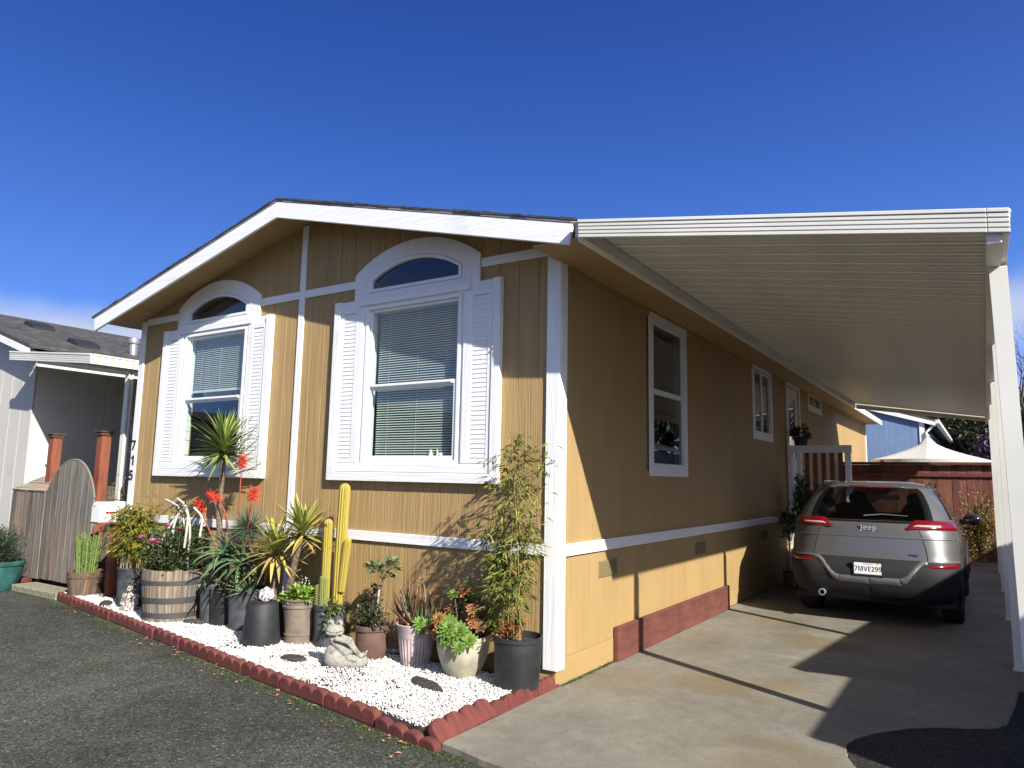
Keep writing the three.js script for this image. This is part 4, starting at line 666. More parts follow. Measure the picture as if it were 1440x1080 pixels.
// --- fluted pale pink pot with reddish aloe
{
  const t = potted('potted_aloe', 'reddish spiky aloe in a fluted pale pink pot', -1.215, 0.265); const h = 0.335, m = 96, P = [], idx = [], prof = [[0.0, 0], [0.118, 0], [0.122, 0.004, 1], [0.135, 0.08, 1], [0.146, 0.16, 1], [0.152, 0.215, 1], [0.153, 0.225], [0.156, 0.235], [0.162, 0.28], [0.178, 0.318], [0.181, 0.330], [0.174, 0.335], [0.160, 0.322], [0.15, 0.28]];
  prof.forEach(([r, y, fl]) => { for (let q = 0; q < m; q++) { const a = q / m * Math.PI * 2, rr = r - (fl ? 0.0095 * Math.pow(Math.abs(Math.sin(a * 14)), 3) : 0); P.push(Math.cos(a) * rr, y, Math.sin(a) * rr); } }); for (let i = 0; i < prof.length - 1; i++) for (let q = 0; q < m; q++) { const a = i * m + q, b = i * m + (q + 1) % m; idx.push(a, a + m, b, b, a + m, b + m); }
  let g = new THREE.BufferGeometry(); g.setAttribute('position', new THREE.Float32BufferAttribute(P, 3)); g.setIndex(idx); g = toCreasedNormals(flat(g), 0.9); obj('pot', uvm(g), M.potPink, t); obj('soil', [lathe([[0, 0.30], [0.155, 0.285]], 20)], M.soil, t);
  aloeRosette(t, V(-0.05, 0.29, 0.02), 22, 0.44, 0.042, M.aloeRed, { seed: 4, tiltMin: 0.05, tiltMax: 1.1, bend: -0.35, spread: 0.16 }); aloeRosette(t, V(0.06, 0.29, -0.01), 16, 0.38, 0.038, M.aloeRed, { seed: 6, tiltMin: 0.05, tiltMax: 1.1, bend: -0.5, spread: 0.12 });
  aloeRosette(t, V(0.12, 0.29, 0.03), 24, 0.30, 0.026, M.aloeGreen, { seed: 8, tiltMin: 0.1, tiltMax: 1.0, bend: -0.4, spread: 0.1 });
  rosette(t, V(0.05, 0.29, 0), 9, 0.47, 0.018, [M.aloeRed[4], M.aloeRed[0]], { seed: 12, tiltMin: 0.05, tiltMax: 0.75, bend: 0.5 });
  aeonium(t, V(0.13, 0.36, 0.12), V(0.3, 0.7, 0.6), 0.07, [0.16, 0.24, 0.04], [0.10, 0.18, 0.03], 4); aeonium(t, V(0.17, 0.31, 0.12), V(0.4, 0.5, 0.7), 0.055, [0.16, 0.24, 0.04], [0.10, 0.18, 0.03], 5);
}
// --- brown pot with a staked shrub
{
  const t = potted('potted_shrub', 'staked leafy shrub in a brown clay pot behind the stone frog', -1.65, 0.345); obj('pot', uvm(lathe([[0, 0], [0.105, 0], [0.118, 0.008], [0.134, 0.06], [0.142, 0.13], [0.144, 0.20], [0.144, 0.235], [0.158, 0.240], [0.160, 0.275], [0.155, 0.282], [0.142, 0.280], [0.138, 0.25]], 44, 0.5)), M.potBrown, t); obj('soil', [lathe([[0, 0.265], [0.14, 0.25]], 20)], M.soil, t);
  obj('stake', [taper([V(0.045, 0.2, 0.02), V(0.062, 0.60, 0.0)], [0.009, 0.009], 8)], M.barkPale, t);
  obj('trunk', [taper([V(0.05, 0.25, -0.01), V(0.07, 0.5, -0.01), V(0.10, 0.76, 0), V(0.16, 0.86, 0)], [0.008, 0.006, 0.005, 0.002], 6), taper([V(0.07, 0.5, -0.01), V(-0.03, 0.64, 0)], [0.004, 0.002], 5), taper([V(0.09, 0.66, 0), V(0.2, 0.72, 0.03)], [0.004, 0.002], 5)], M.twig, t);
  const PG = [[0.11, 0.15, 0.06], [0.15, 0.19, 0.085], [0.08, 0.12, 0.045]], DG = [[0.035, 0.055, 0.018], [0.05, 0.075, 0.022], [0.09, 0.12, 0.04], [0.05, 0.03, 0.025]];
  bush(t, V(0.10, 0.70, 0.0), 95, [0.18, 0.13, 0.13], PG, { seed: 21, leaf: 0.075, wid: 0.62, stems: 9, part: 'pale_leaves', fill: 0.7 });
  bush(t, V(-0.02, 0.28, 0.03), 760, [0.20, 0.15, 0.16], DG, { seed: 22, leaf: 0.04, wid: 0.6, stems: 16 }); bush(t, V(-0.02, 0.46, -0.01), 260, [0.12, 0.17, 0.10], [[0.045, 0.03, 0.02], [0.05, 0.06, 0.02], [0.03, 0.035, 0.014]], { seed: 23, leaf: 0.034, wid: 0.6, stems: 10, part: 'dark_leaves' });
}
// --- tall yellow columnar cacti
{
  const t = potted('potted_cactus', 'tall yellow ribbed column cacti in a dusty black pot', -2.28, 0.245); nurseryPot(t, 0.158, 0.375, M.potBlackDusty, { base: 0.87, rim: 0.05 });
  for (const [x, z, h, r, m, le] of [[0.085, 0.0, 1.18, 0.053, 0, 0.015], [-0.065, 0.02, 0.84, 0.043, 0, -0.01], [-0.025, 0.08, 0.33, 0.040, 2, 0], [-0.095, 0.075, 0.24, 0.032, 2, -0.05], [0.04, -0.07, 0.74, 0.034, 1, -0.02]]) { const [a, b] = cactusColumn(h, r, 11, le, m === 2); const o = obj('cactus_column', a, M.cactusV, t); o.position.set(x, 0.315, z); const sp = stuff(obj('spines', b, M.leafV, o)); }
  const [a, b] = cactusColumn(0.50, 0.034, 10, 0.02); const o = obj('cactus_column', a, M.cactusV, t); o.position.set(0.145, 0.50, 0.02); o.rotation.z = -0.10; stuff(obj('spines', b, M.leafV, o));
  bush(t, V(0.02, 0.33, 0.06), 380, [0.19, 0.11, 0.15], [[0.08, 0.13, 0.025], [0.13, 0.19, 0.04], [0.05, 0.08, 0.02]], { seed: 31, leaf: 0.036, wid: 0.5, stems: 12 });
  // trailing stems over the rim
  const r = rngOf(6), s = new Soup(); for (let k = 0; k < 9; k++) { let p = V(0.06 + r() * 0.08, 0.37, 0.10 + r() * 0.06); for (let i = 0; i < 9; i++) { const c = [[0.035, 0.05, 0.018], [0.06, 0.09, 0.03]][Math.floor(r() * 2)]; s.leaf(p, V(r() - 0.3, r() - 0.6, r() - 0.2), V(0.3, 0.5, 1), 0.045, 0.028, c); p = p.clone().add(V(0.008, -0.022, 0.006)); } } stuff(obj('trailing_leaves', s.geo(), M.leafV, t));
}
// --- tan ribbed pot with low green leaves
{
  const t = potted('potted_jade', 'bright green low leaves in a tall tan pot with ringed neck', -2.61, 0.33); obj('pot', uvm(lathe([[0, 0], [0.128, 0], [0.130, 0.012], [0.128, 0.02], [0.130, 0.07], [0.136, 0.075], [0.136, 0.085], [0.130, 0.09], [0.138, 0.20], [0.152, 0.30], [0.153, 0.318], [0.163, 0.325], [0.165, 0.340], [0.160, 0.347], [0.166, 0.385], [0.176, 0.392], [0.177, 0.404], [0.168, 0.408], [0.155, 0.395], [0.15, 0.36]], 48, 0.5)), M.potTan, t); obj('soil', [lathe([[0, 0.385], [0.153, 0.37]], 20)], M.soil, t);
  bush(t, V(0, 0.385, 0), 520, [0.19, 0.10, 0.18], [[0.17, 0.28, 0.03], [0.12, 0.22, 0.025], [0.22, 0.33, 0.05]], { seed: 41, leaf: 0.055, wid: 0.75, stems: 20 });
  const fl = new Soup(); const r = rngOf(5); for (let i = 0; i < 5; i++) { const x = -0.05 + r() * 0.14, z = -0.08 + r() * 0.08; for (let k = 0; k < 6; k++) fl.leaf(V(x, 0.52 + r() * 0.08, z), V(r() - 0.5, r(), r() - 0.5), UP, 0.016, 0.007, [0.75, 0.7, 0.68]); } stuff(obj('small_flowers', fl.geo(), M.leafV, t));
}
// --- upturned black tub with shell on top
{
  const t = thing('upturned_tub', 'plain black plastic tub standing upside down on the gravel', 'tub', [-2.83, 0.05, 0.585]); obj('tub_wall', uvm(lathe([[0, 0.385], [0.128, 0.385], [0.136, 0.378], [0.139, 0.362], [0.142, 0.355], [0.168, 0.10], [0.178, 0.02], [0.176, 0], [0.165, 0]], 44, 0.5)), M.potBlack, t);
  const s = thing('shell', 'pearly white shell propped on the upturned black tub', 'shell', [-2.80, 0.436, 0.59]); const g = ball(0.075, 0, 0.066, 0, 1, 0.9, 0.35, 24, 16); const p = g.attributes.position; for (let i = 0; i < p.count; i++) { const k = 1 + 0.05 * Math.sin(Math.atan2(p.getY(i), p.getX(i)) * 12); p.setX(i, p.getX(i) * k); p.setY(i, p.getY(i) * k); } g.computeVertexNormals(); obj('shell_body', uvm(g), M.shell, s); s.rotation.set(-0.35, 0.5, 0.1);
  const b = thing('terracotta_chips', 'small heap of pink clay chips on the upturned tub', 'chips', [-2.90, 0.436, 0.56]); obj('chips', [ball(0.022, -0.02, 0.008, 0, 1, 0.4, 1), ball(0.018, 0.015, 0.008, 0.02, 1.2, 0.45, 0.8), ball(0.02, 0.01, 0.008, -0.03, 1, 0.4, 0.7)], std({ color: lin(0.42, 0.19, 0.14), roughness: 0.9 }), b);
}
// --- two yuccas with bare trunks in one pot behind
{
  const t = potted('potted_yucca', 'two bare-stemmed yucca heads with yellowing leaves behind the upturned tub', -2.98, 0.24); nurseryPot(t, 0.17, 0.33, M.potBlack, { base: 0.85 });
  obj('trunk', uvm(taper([V(-0.04, 0.25, 0.06), V(-0.05, 0.5, 0.07), V(-0.03, 0.70, 0.07), V(-0.04, 0.84, 0.08)], [0.045, 0.034, 0.030, 0.026], 12)), M.bark, t); rosette(t, V(-0.04, 0.86, 0.08), 84, 0.43, 0.044, M.strapYellow, { seed: 3, tiltMin: 0.05, tiltMax: 2.1, bend: 0.35, dry: 0.35, spread: 0.045 });
  obj('trunk', uvm(taper([V(0.06, 0.25, 0.0), V(0.14, 0.50, 0.03), V(0.24, 0.78, 0.06), V(0.31, 1.02, 0.06)], [0.05, 0.038, 0.032, 0.026], 12)), M.bark, t); rosette(t, V(0.315, 1.06, 0.06), 88, 0.37, 0.040, M.strapYellow, { seed: 5, tiltMin: 0.02, tiltMax: 2.0, bend: 0.3, dry: 0.28, spread: 0.04 });
}
// --- black pot with small green aloe
{
  const t = potted('potted_aloe', 'low green toothed aloe spilling over a black nursery pot', -3.50, 0.26); nurseryPot(t, 0.188, 0.405, M.potBlackDusty, { base: 0.83, rim: 0.05 });
  aloeRosette(t, V(-0.05, 0.37, 0.05), 34, 0.29, 0.036, M.aloeGreen, { seed: 14, tiltMin: 0.1, tiltMax: 1.5, bend: 0.5, spread: 0.1 }); aloeRosette(t, V(0.08, 0.37, 0.07), 28, 0.25, 0.032, M.aloeGreen, { seed: 15, tiltMin: 0.1, tiltMax: 1.5, bend: 0.5, spread: 0.1 });
}
// --- big tree aloe with curling grey leaves and red torches, in a pot against the wall
{
  const t = potted('potted_torch_aloe', 'large curling aloe with red torch flowers against the front wall', -3.86, 0.25); nurseryPot(t, 0.16, 0.36, M.potBlack, {});
  obj('trunk', [taper([V(0, 0.3, 0), V(0.04, 0.5, 0.02), V(0.05, 0.66, 0.03)], [0.035, 0.03, 0.026], 10)], M.bark, t);
  aloeRosette(t, V(0.05, 0.68, 0.04), 48, 0.50, 0.054, M.aloeGreen, { seed: 25, tiltMin: 0.15, tiltMax: 1.75, bend: 1.5, spread: 0.05 }); aloeRosette(t, V(0.30, 0.62, 0.04), 38, 0.45, 0.05, M.aloeGreen, { seed: 26, tiltMin: 0.15, tiltMax: 1.8, bend: 1.5, spread: 0.05 });
  rosette(t, V(0.22, 0.66, 0.05), 12, 0.36, 0.034, [M.aloeRed[0], M.strapDry[1]], { seed: 27, tiltMin: 1.0, tiltMax: 2.3, bend: 0.6 });
  torch(t, [V(0.18, 0.7, 0.04), V(0.19, 1.1, 0.04), V(0.19, 1.45, 0.05), V(0.20, 1.70, 0.05)], 0.075, 0.075, 3); torch(t, [V(0.30, 0.7, 0.05), V(0.36, 1.0, 0.05), V(0.41, 1.24, 0.06), V(0.43, 1.36, 0.06)], 0.08, 0.085, 4); torch(t, [V(0.1, 0.8, 0.06), V(0.04, 1.12, 0.08), V(-0.07, 1.26, 0.10), V(-0.16, 1.32, 0.11)], 0.085, 0.085, 5);
  torch(t, [V(-0.1, 0.75, 0.06), V(-0.30, 1.02, 0.08), V(-0.38, 1.14, 0.09), V(-0.42, 1.21, 0.10)], 0.075, 0.075, 6);
}
// --- dense grey-green tuft standing behind the aloe
{
  const t = potted('potted_grass_tuft', 'round grey-green grassy tuft on a short trunk behind the torch aloe', -3.50, 0.19); obj('pot', uvm(lathe([[0, 0], [0.11, 0], [0.14, 0.3], [0.135, 0.3], [0.12, 0.2]], 24)), M.potBrown, t);
  obj('trunk', [taper([V(0, 0.2, 0), V(-0.03, 0.7, 0.02), V(-0.05, 1.0, 0.03)], [0.04, 0.03, 0.03], 8)], M.twig, t);
  const r = rngOf(17), s = new Soup(); for (let i = 0; i < 950; i++) { const a = r() * 6.28, e = Math.acos(1 - r() * 1.35), d = V(Math.sin(e) * Math.cos(a), Math.cos(e), Math.sin(e) * Math.sin(a)); if (d.z < -0.4) continue; const m = 0.7 + r() * 0.6, c = V(-0.05, 1.0, 0.05); s.leaf(c, d, V(r(), 1, r()), 0.20 + r() * 0.09, 0.007, [0.105 * m, 0.135 * m, 0.085 * m], 0.3, 0.3); } stuff(obj('leaves', s.geo(), M.leafV, t));
}
// --- dracaena on a tall bare trunk
{
  const t = potted('potted_dracaena', 'tall bare-trunk dracaena with one spiky green head in a black pot', -4.05, 0.26); nurseryPot(t, 0.145, 0.395, M.potBlackDusty, { base: 0.84, rim: 0.05 });
  obj('trunk', uvm(taper([V(0.02, 0.33, 0), V(0.06, 0.6, 0.02), V(0.07, 0.9, 0.02), V(0.03, 1.15, 0.03), V(0.05, 1.52, 0.03), V(0.04, 1.84, 0.03)], [0.042, 0.036, 0.032, 0.03, 0.026, 0.022], 12)), M.bark, t);
  rosette(t, V(0.04, 1.88, 0.03), 112, 0.50, 0.037, M.strapGreen, { seed: 33, tiltMin: 0.02, tiltMax: 2.0, bend: 0.28, dry: 0.06, spread: 0.05 });
  obj('side_stem', uvm(taper([V(0.0, 0.33, 0.03), V(-0.05, 0.5, 0.05), V(-0.04, 0.66, 0.05)], [0.03, 0.024, 0.02], 10)), M.bark, t);
  const r = rngOf(3); for (let i = 0; i < 7; i++) { const a = r() * 6.28, q = 0.05 + r() * 0.06; obj('cobble', uvm(ball(0.028 + r() * 0.014, Math.cos(a) * q - 0.03, 0.375, Math.sin(a) * q + 0.03, 1.1, 0.7, 1, 12, 8)), M.cobble, t); }
}
// --- half barrel of roses
{
  const t = thing('half_barrel_planter', 'weathered oak half barrel planted with dark green roses and pink blooms', 'planter', [-4.55, 0.045, 0.40]); const bar = sub('barrel', t), ns = 26;
  const rAt = y => 0.288 + 0.040 * smooth(0, 0.5, y) + 0.006 * y; const r = rngOf(50);
  for (let i = 0; i < ns; i++) {
    const a = i / ns * Math.PI * 2, w = 2 * Math.PI / ns * 0.97, P = [], idx = [], n = 6, hh = 0.545 + (r() - 0.5) * 0.018, off = r() * 2, dr = (r() - 0.5) * 0.004;
    for (let k = 0; k <= n; k++) { const y = hh * k / n, R = rAt(y) + dr + (k === n ? -0.004 : 0); for (const [q, d] of [[-0.5, 0], [-0.42, 0.004], [0.42, 0.004], [0.5, 0], [0.45, -0.024], [-0.45, -0.024]]) P.push(Math.cos(a + q * w) * (R + d), y, Math.sin(a + q * w) * (R + d)); }
    for (let k = 0; k < n; k++) for (let q = 0; q < 6; q++) { const A = k * 6 + q, B = k * 6 + (q + 1) % 6; idx.push(A, A + 6, B, B, A + 6, B + 6); } const T = n * 6; idx.push(T, T + 5, T + 1, T + 1, T + 5, T + 2, T + 5, T + 4, T + 2, T + 2, T + 4, T + 3);
    let g = new THREE.BufferGeometry(); g.setAttribute('position', new THREE.Float32BufferAttribute(P, 3)); g.setIndex(idx); g = toCreasedNormals(flat(g), 0.5); g = flat(g); const uv = g.attributes.uv, p = g.attributes.position; for (let j = 0; j < p.count; j++) uv.setXY(j, Math.atan2(p.getZ(j), p.getX(j)) * 0.33 + off, p.getY(j) + off); obj('stave', g, M.barrel[Math.floor(r() * 3)], bar);
  }
  for (const [y0, y1] of [[0.055, 0.11], [0.205, 0.265], [0.395, 0.44]]) obj('hoop', [lathe([[rAt(y0) + 0.003, y0], [rAt(y0) + 0.0075, y0], [rAt(y1) + 0.0075, y1], [rAt(y1) + 0.003, y1]], 60, 0.4)], M.hoop, bar);
  obj('soil', [lathe([[0, 0.50], [0.29, 0.485]], 24)], M.soil, t);
  bush(t, V(0.0, 0.50, 0.02), 4600, [0.42, 0.50, 0.32], [[0.045, 0.075, 0.022], [0.06, 0.095, 0.03], [0.035, 0.06, 0.02], [0.085, 0.12, 0.04]], { seed: 61, leaf: 0.046, wid: 0.62, stems: 44, part: 'rose_leaves', fill: 0.3 });
  bush(t, V(-0.18, 0.50, 0.18), 60, [0.14, 0.10, 0.08], [[0.40, 0.34, 0.04], [0.30, 0.28, 0.05]], { seed: 62, leaf: 0.06, wid: 0.5, stems: 8, part: 'yellow_leaves' });
  for (const [x, y, z, R, c] of [[-0.34, 0.83, 0.22, 0.055, [0.62, 0.12, 0.30]], [0.06, 0.83, 0.33, 0.055, [0.60, 0.16, 0.30]], [0.15, 0.82, 0.32, 0.04, [0.45, 0.05, 0.14]], [0.11, 0.99, 0.2, 0.038, [0.52, 0.06, 0.26]], [0.28, 0.955, 0.16, 0.04, [0.20, 0.02, 0.07]]]) { obj('flower_stem', [taper([V(x * 0.5, 0.55, z * 0.5), V(x * 0.9, y * 0.85, z * 0.9), V(x, y, z)], [0.004, 0.003, 0.003], 5)], M.twig, t); flower(t, V(x, y, z), R, c, Math.floor(x * 100 + 60)); }
  // upright sword leaves behind the roses
  rosette(t, V(-0.24, 0.60, -0.10), 34, 0.66, 0.040, M.strapGreen, { seed: 66, tiltMin: 0.02, tiltMax: 0.75, bend: 0.15, part: 'sword_leaf', spread: 0.12 });
  // pale bare stems arching over with a bent white tip
  const st = rngOf(12); for (const pts of [[V(0.16, 0.5, -0.05), V(0.14, 0.9, 0.0), V(0.05, 1.17, 0.03), V(-0.16, 1.26, 0.05), V(-0.22, 1.27, 0.05)], [V(0.2, 0.6, 0), V(0.26, 1.0, 0.04), V(0.16, 1.22, 0.05), V(0.02, 1.29, 0.06)], [V(0.1, 0.72, 0.1), V(0.08, 0.95, 0.12), V(0.12, 1.15, 0.08), V(0.2, 1.2, 0.05)], [V(0.01, 0.66, 0.2), V(0.0, 0.85, 0.18), V(0.04, 1.02, 0.12), V(0.1, 1.13, 0.06)], [V(0.28, 0.78, 0.1), V(0.30, 0.98, 0.1), V(0.24, 1.12, 0.06), V(0.14, 1.18, 0.04)], [V(0.42, 0.9, 0.02), V(0.40, 1.1, 0.0), V(0.28, 1.2, 0.02)]]) obj('pale_stem', [taper(new THREE.CatmullRomCurve3(pts).getPoints(12), 0.013, 8)], M.barkPale, t);
  bush(t, V(0.12, 1.12, 0.04), 46, [0.14, 0.11, 0.08], [[0.05, 0.075, 0.025], [0.09, 0.10, 0.05], [0.03, 0.04, 0.02]], { seed: 68, leaf: 0.055, wid: 0.5, stems: 7, part: 'top_leaves' });
}
// --- golden bamboo in a black pot below the house number
{
  const t = potted('potted_bamboo', 'dense golden bamboo in a dusty black pot beside the mailbox post', -5.58, 0.265); nurseryPot(t, 0.19, 0.45, M.potBlackDusty, { base: 0.86, rim: 0.03 });
  bamboo(t, V(0, 0.42, 0), 15, 0.84, { seed: 71, spreadR: 0.13, leafLen: 0.09, cols: BAMY, leaves: 66, wide: 1.35, leanX: -0.08 }); bamboo(t, V(-0.05, 0.42, 0.03), 12, 0.80, { seed: 72, spreadR: 0.13, leafLen: 0.09, cols: [...BAM, ...BAMY], leaves: 60, leanX: -0.13, wide: 1.35 });
  bamboo(t, V(0.05, 0.42, -0.03), 4, 1.22, { seed: 73, spreadR: 0.1, leafLen: 0.06, cols: BAMY, leaves: 26, wide: 0.8 });
}
// --- small stave tub with pencil cactus
{
  const t = potted('potted_pencil_cactus', 'upright green pencil cactus in a small brown stave tub', -6.82, 0.20, 0.0); const bar = sub('tub', t), ns = 18, r = rngOf(90);
  for (let i = 0; i < ns; i++) { const a = i / ns * Math.PI * 2, w = 2 * Math.PI / ns * 0.97, P = [], idx = [], hh = 0.345 + (r() - 0.5) * 0.01; for (let k = 0; k <= 1; k++) { const R = lerp(0.158, 0.208, k); for (const [q, d] of [[-0.5, 0], [0.5, 0], [0.45, -0.02], [-0.45, -0.02]]) P.push(Math.cos(a + q * w) * (R + d), k * hh, Math.sin(a + q * w) * (R + d)); } for (let q = 0; q < 4; q++) { const B = (q + 1) % 4; idx.push(q, q + 4, B, B, q + 4, B + 4); } idx.push(4, 7, 5, 5, 7, 6); let g = new THREE.BufferGeometry(); g.setAttribute('position', new THREE.Float32BufferAttribute(P, 3)); g.setIndex(idx); g = flat(toCreasedNormals(flat(g), 0.4)); obj('stave', uvm(g, false, r(), r()), M.tub[Math.floor(r() * 3)], bar); }
  obj('hoop', [lathe([[0.198, 0.27], [0.2035, 0.27], [0.2065, 0.295], [0.201, 0.295]], 40, 0.4)], M.tub[1], bar); obj('soil', [lathe([[0, 0.32], [0.185, 0.31]], 20)], M.soil, t);
  for (let i = 0; i < 38; i++) { const a = r() * 6.28, q = Math.sqrt(r()) * 0.12, x = Math.cos(a) * q, z = Math.sin(a) * q, h = 0.38 + r() * 0.16, lx = x * 0.35, lz = z * 0.35, g = [taper([V(x, 0.3, z), V(x + lx * 0.4, 0.3 + h * 0.5, z + lz * 0.4), V(x + lx, 0.3 + h, z + lz)], [0.0125, 0.012, 0.010], 7)]; for (let k = 0; k < 7; k++) { const f = r(), y = 0.3 + h * (0.2 + 0.78 * f); g.push(ball(0.009, x + lx * f + (r() - 0.5) * 0.03, y, z + lz * f + (r() - 0.5) * 0.03, 1, 1.4, 1, 6, 5)); } obj('stalk', g, M.pencil[i % 3], t); }
}
// --- teal bowl with a rosemary-like shrub
{
  const t = potted('potted_evergreen', 'dense dark evergreen shrub in a wide teal plastic bowl by the gate', -8.70, 0.46, -0.045); obj('pot', uvm(lathe([[0, 0], [0.24, 0], [0.25, 0.006], [0.29, 0.12], [0.325, 0.27], [0.33, 0.335], [0.345, 0.34], [0.352, 0.355], [0.352, 0.39], [0.344, 0.40], [0.325, 0.395], [0.31, 0.34]], 48, 0.5)), M.potTeal, t); obj('soil', [lathe([[0, 0.37], [0.32, 0.35]], 24)], M.soil, t);
  bush(t, V(0, 0.36, 0), 7000, [0.34, 0.50, 0.32], [[0.03, 0.062, 0.03], [0.042, 0.08, 0.035], [0.022, 0.045, 0.022]], { seed: 95, leaf: 0.05, wid: 0.2, stems: 60, fill: 0.2 });
}
// ================================================================ STATUES
{
  const t = thing('frog_statue', 'grey cast-stone frog reclining on a rock with bulging eyes', 'statue', [-1.60, 0.045, 0.70], 0.62);
  // x to the frog's feet side, y up; it leans back with its head over -x
  const f = (x, y, z) => {
    let d = sdEll(x, y, z, [0.0, 0.06, 0], [0.175, 0.085, 0.10]);                              // rock seat
    d = smin(d, sdEll(x, y, z, [-0.10, 0.11, -0.005], [0.075, 0.085, 0.085]), 0.04);
    d = smin(d, sdEll(x, y, z, [0.12, 0.05, 0.01], [0.065, 0.05, 0.07]), 0.03);
    let b = sdCap(x, y, z, [-0.075, 0.21, 0.01], [0.015, 0.135, 0.02], 0.050, 0.062);            // body
    const sh = sdCap(x, y, z, [-0.10, 0.235, 0.01], [-0.09, 0.25, 0.01], 0.04, 0.035); b = smin(b, sh, 0.02);
    b = smin(b, sdEll(x, y, z, [-0.095, 0.305, 0.020], [0.074, 0.044, 0.058]), 0.012);            // head
    b = smin(b, sdEll(x, y, z, [-0.095, 0.285, 0.038], [0.070, 0.022, 0.050]), 0.008);            // jaw
    d = Math.min(d, Math.max(b, -1)); d = smin(d, b, 0.008);
    for (const s of [-1, 1]) {
      d = smin(d, sdEll(x, y, z, [-0.095 + s * 0.036, 0.358, 0.022], [0.029, 0.031, 0.028]), 0.004);     // eyes
      d = smin(d, sdCap(x, y, z, [-0.065, 0.245, 0.02 + s * 0.055], [0.03, 0.225, 0.045 + s * 0.055], 0.021, 0.017), 0.008);   // upper arm
      d = smin(d, sdCap(x, y, z, [0.03, 0.225, 0.045 + s * 0.055], [0.075, 0.165, 0.055 + s * 0.03], 0.016, 0.014), 0.006);
    }
    d = smin(d, sdCap(x, y, z, [0.015, 0.135, 0.06], [0.075, 0.165, 0.065], 0.034, 0.026), 0.008);     // thighs, knee up and foot crossed over
    d = smin(d, sdCap(x, y, z, [0.075, 0.165, 0.065], [0.135, 0.105, 0.055], 0.024, 0.018), 0.006); d = smin(d, sdCap(x, y, z, [0.13, 0.105, 0.05], [0.165, 0.125, 0.05], 0.02, 0.017), 0.006);
    d = smin(d, sdCap(x, y, z, [0.02, 0.12, -0.02], [0.10, 0.11, 0.0], 0.034, 0.024), 0.008); d = smin(d, sdCap(x, y, z, [0.03, 0.095, 0.075], [0.09, 0.085, 0.085], 0.024, 0.020), 0.006);
    for (let k = -1; k <= 1; k++) { d = smin(d, sdCap(x, y, z, [0.16, 0.125, 0.05], [0.178, 0.142, 0.05 + k * 0.018], 0.009, 0.008), 0.004); d = smin(d, sdCap(x, y, z, [0.075, 0.165, 0.085], [0.09, 0.150, 0.09 + k * 0.013], 0.007, 0.006), 0.003); }
    d = Math.max(d, -(Math.max(Math.abs(y - 0.292 - 0.010 * Math.pow((x + 0.095) / 0.06, 2)) - 0.0028, -(z - 0.03))));          // mouth line
    return Math.max(d, -y);
  };
  obj('frog_body', uvm(sdfMesh(f, [0, 0.18, 0.01], 0.225, 96)), M.castStone, t);
  for (const s of [-1, 1]) obj('pupil', [ball(0.0105, -0.097 + s * 0.037, 0.362, 0.0475, 1, 1, 0.4, 10, 8)], M.stoneDark, t);
}
{
  const t = thing('seated_figure_statue', 'small weathered seated stone figure in front of the half barrel', 'statue', [-5.33, 0.04, 0.43], 0.5);
  const f = (x, y, z) => { let d = sdEll(x, y, z, [0, 0.035, 0.01], [0.095, 0.042, 0.07]); d = smin(d, sdCap(x, y, z, [0, 0.07, 0], [0, 0.165, -0.005], 0.066, 0.055), 0.03); d = smin(d, sdCap(x, y, z, [-0.065, 0.175, 0], [0.065, 0.175, 0], 0.032, 0.032), 0.02); for (const s of [-1, 1]) { d = smin(d, sdCap(x, y, z, [s * 0.078, 0.165, 0], [s * 0.085, 0.09, 0.02], 0.022, 0.02), 0.01); d = smin(d, sdCap(x, y, z, [s * 0.085, 0.09, 0.02], [s * 0.02, 0.06, 0.07], 0.019, 0.015), 0.01); d = smin(d, sdCap(x, y, z, [s * 0.085, 0.035, 0.02], [s * -0.02, 0.03, 0.072], 0.026, 0.022), 0.012); } d = smin(d, sdEll(x, y, z, [-0.005, 0.245, 0.012], [0.038, 0.045, 0.042]), 0.010); d = smin(d, sdEll(x, y, z, [-0.005, 0.24, 0.052], [0.008, 0.014, 0.009]), 0.005); for (let k = 0; k < 4; k++) { const rr = 0.062 + k * 0.006; d = Math.max(d, -(Math.max(Math.abs(y - 0.15 + k * 0.025 + 0.3 * x * x * 10) - 0.002, rr * 0.7 - z + 0.0))); } return Math.max(d, -y); };
  obj('figure_body', uvm(sdfMesh(f, [0, 0.145, 0.01], 0.165, 72)), M.gnomeStone, t);
}
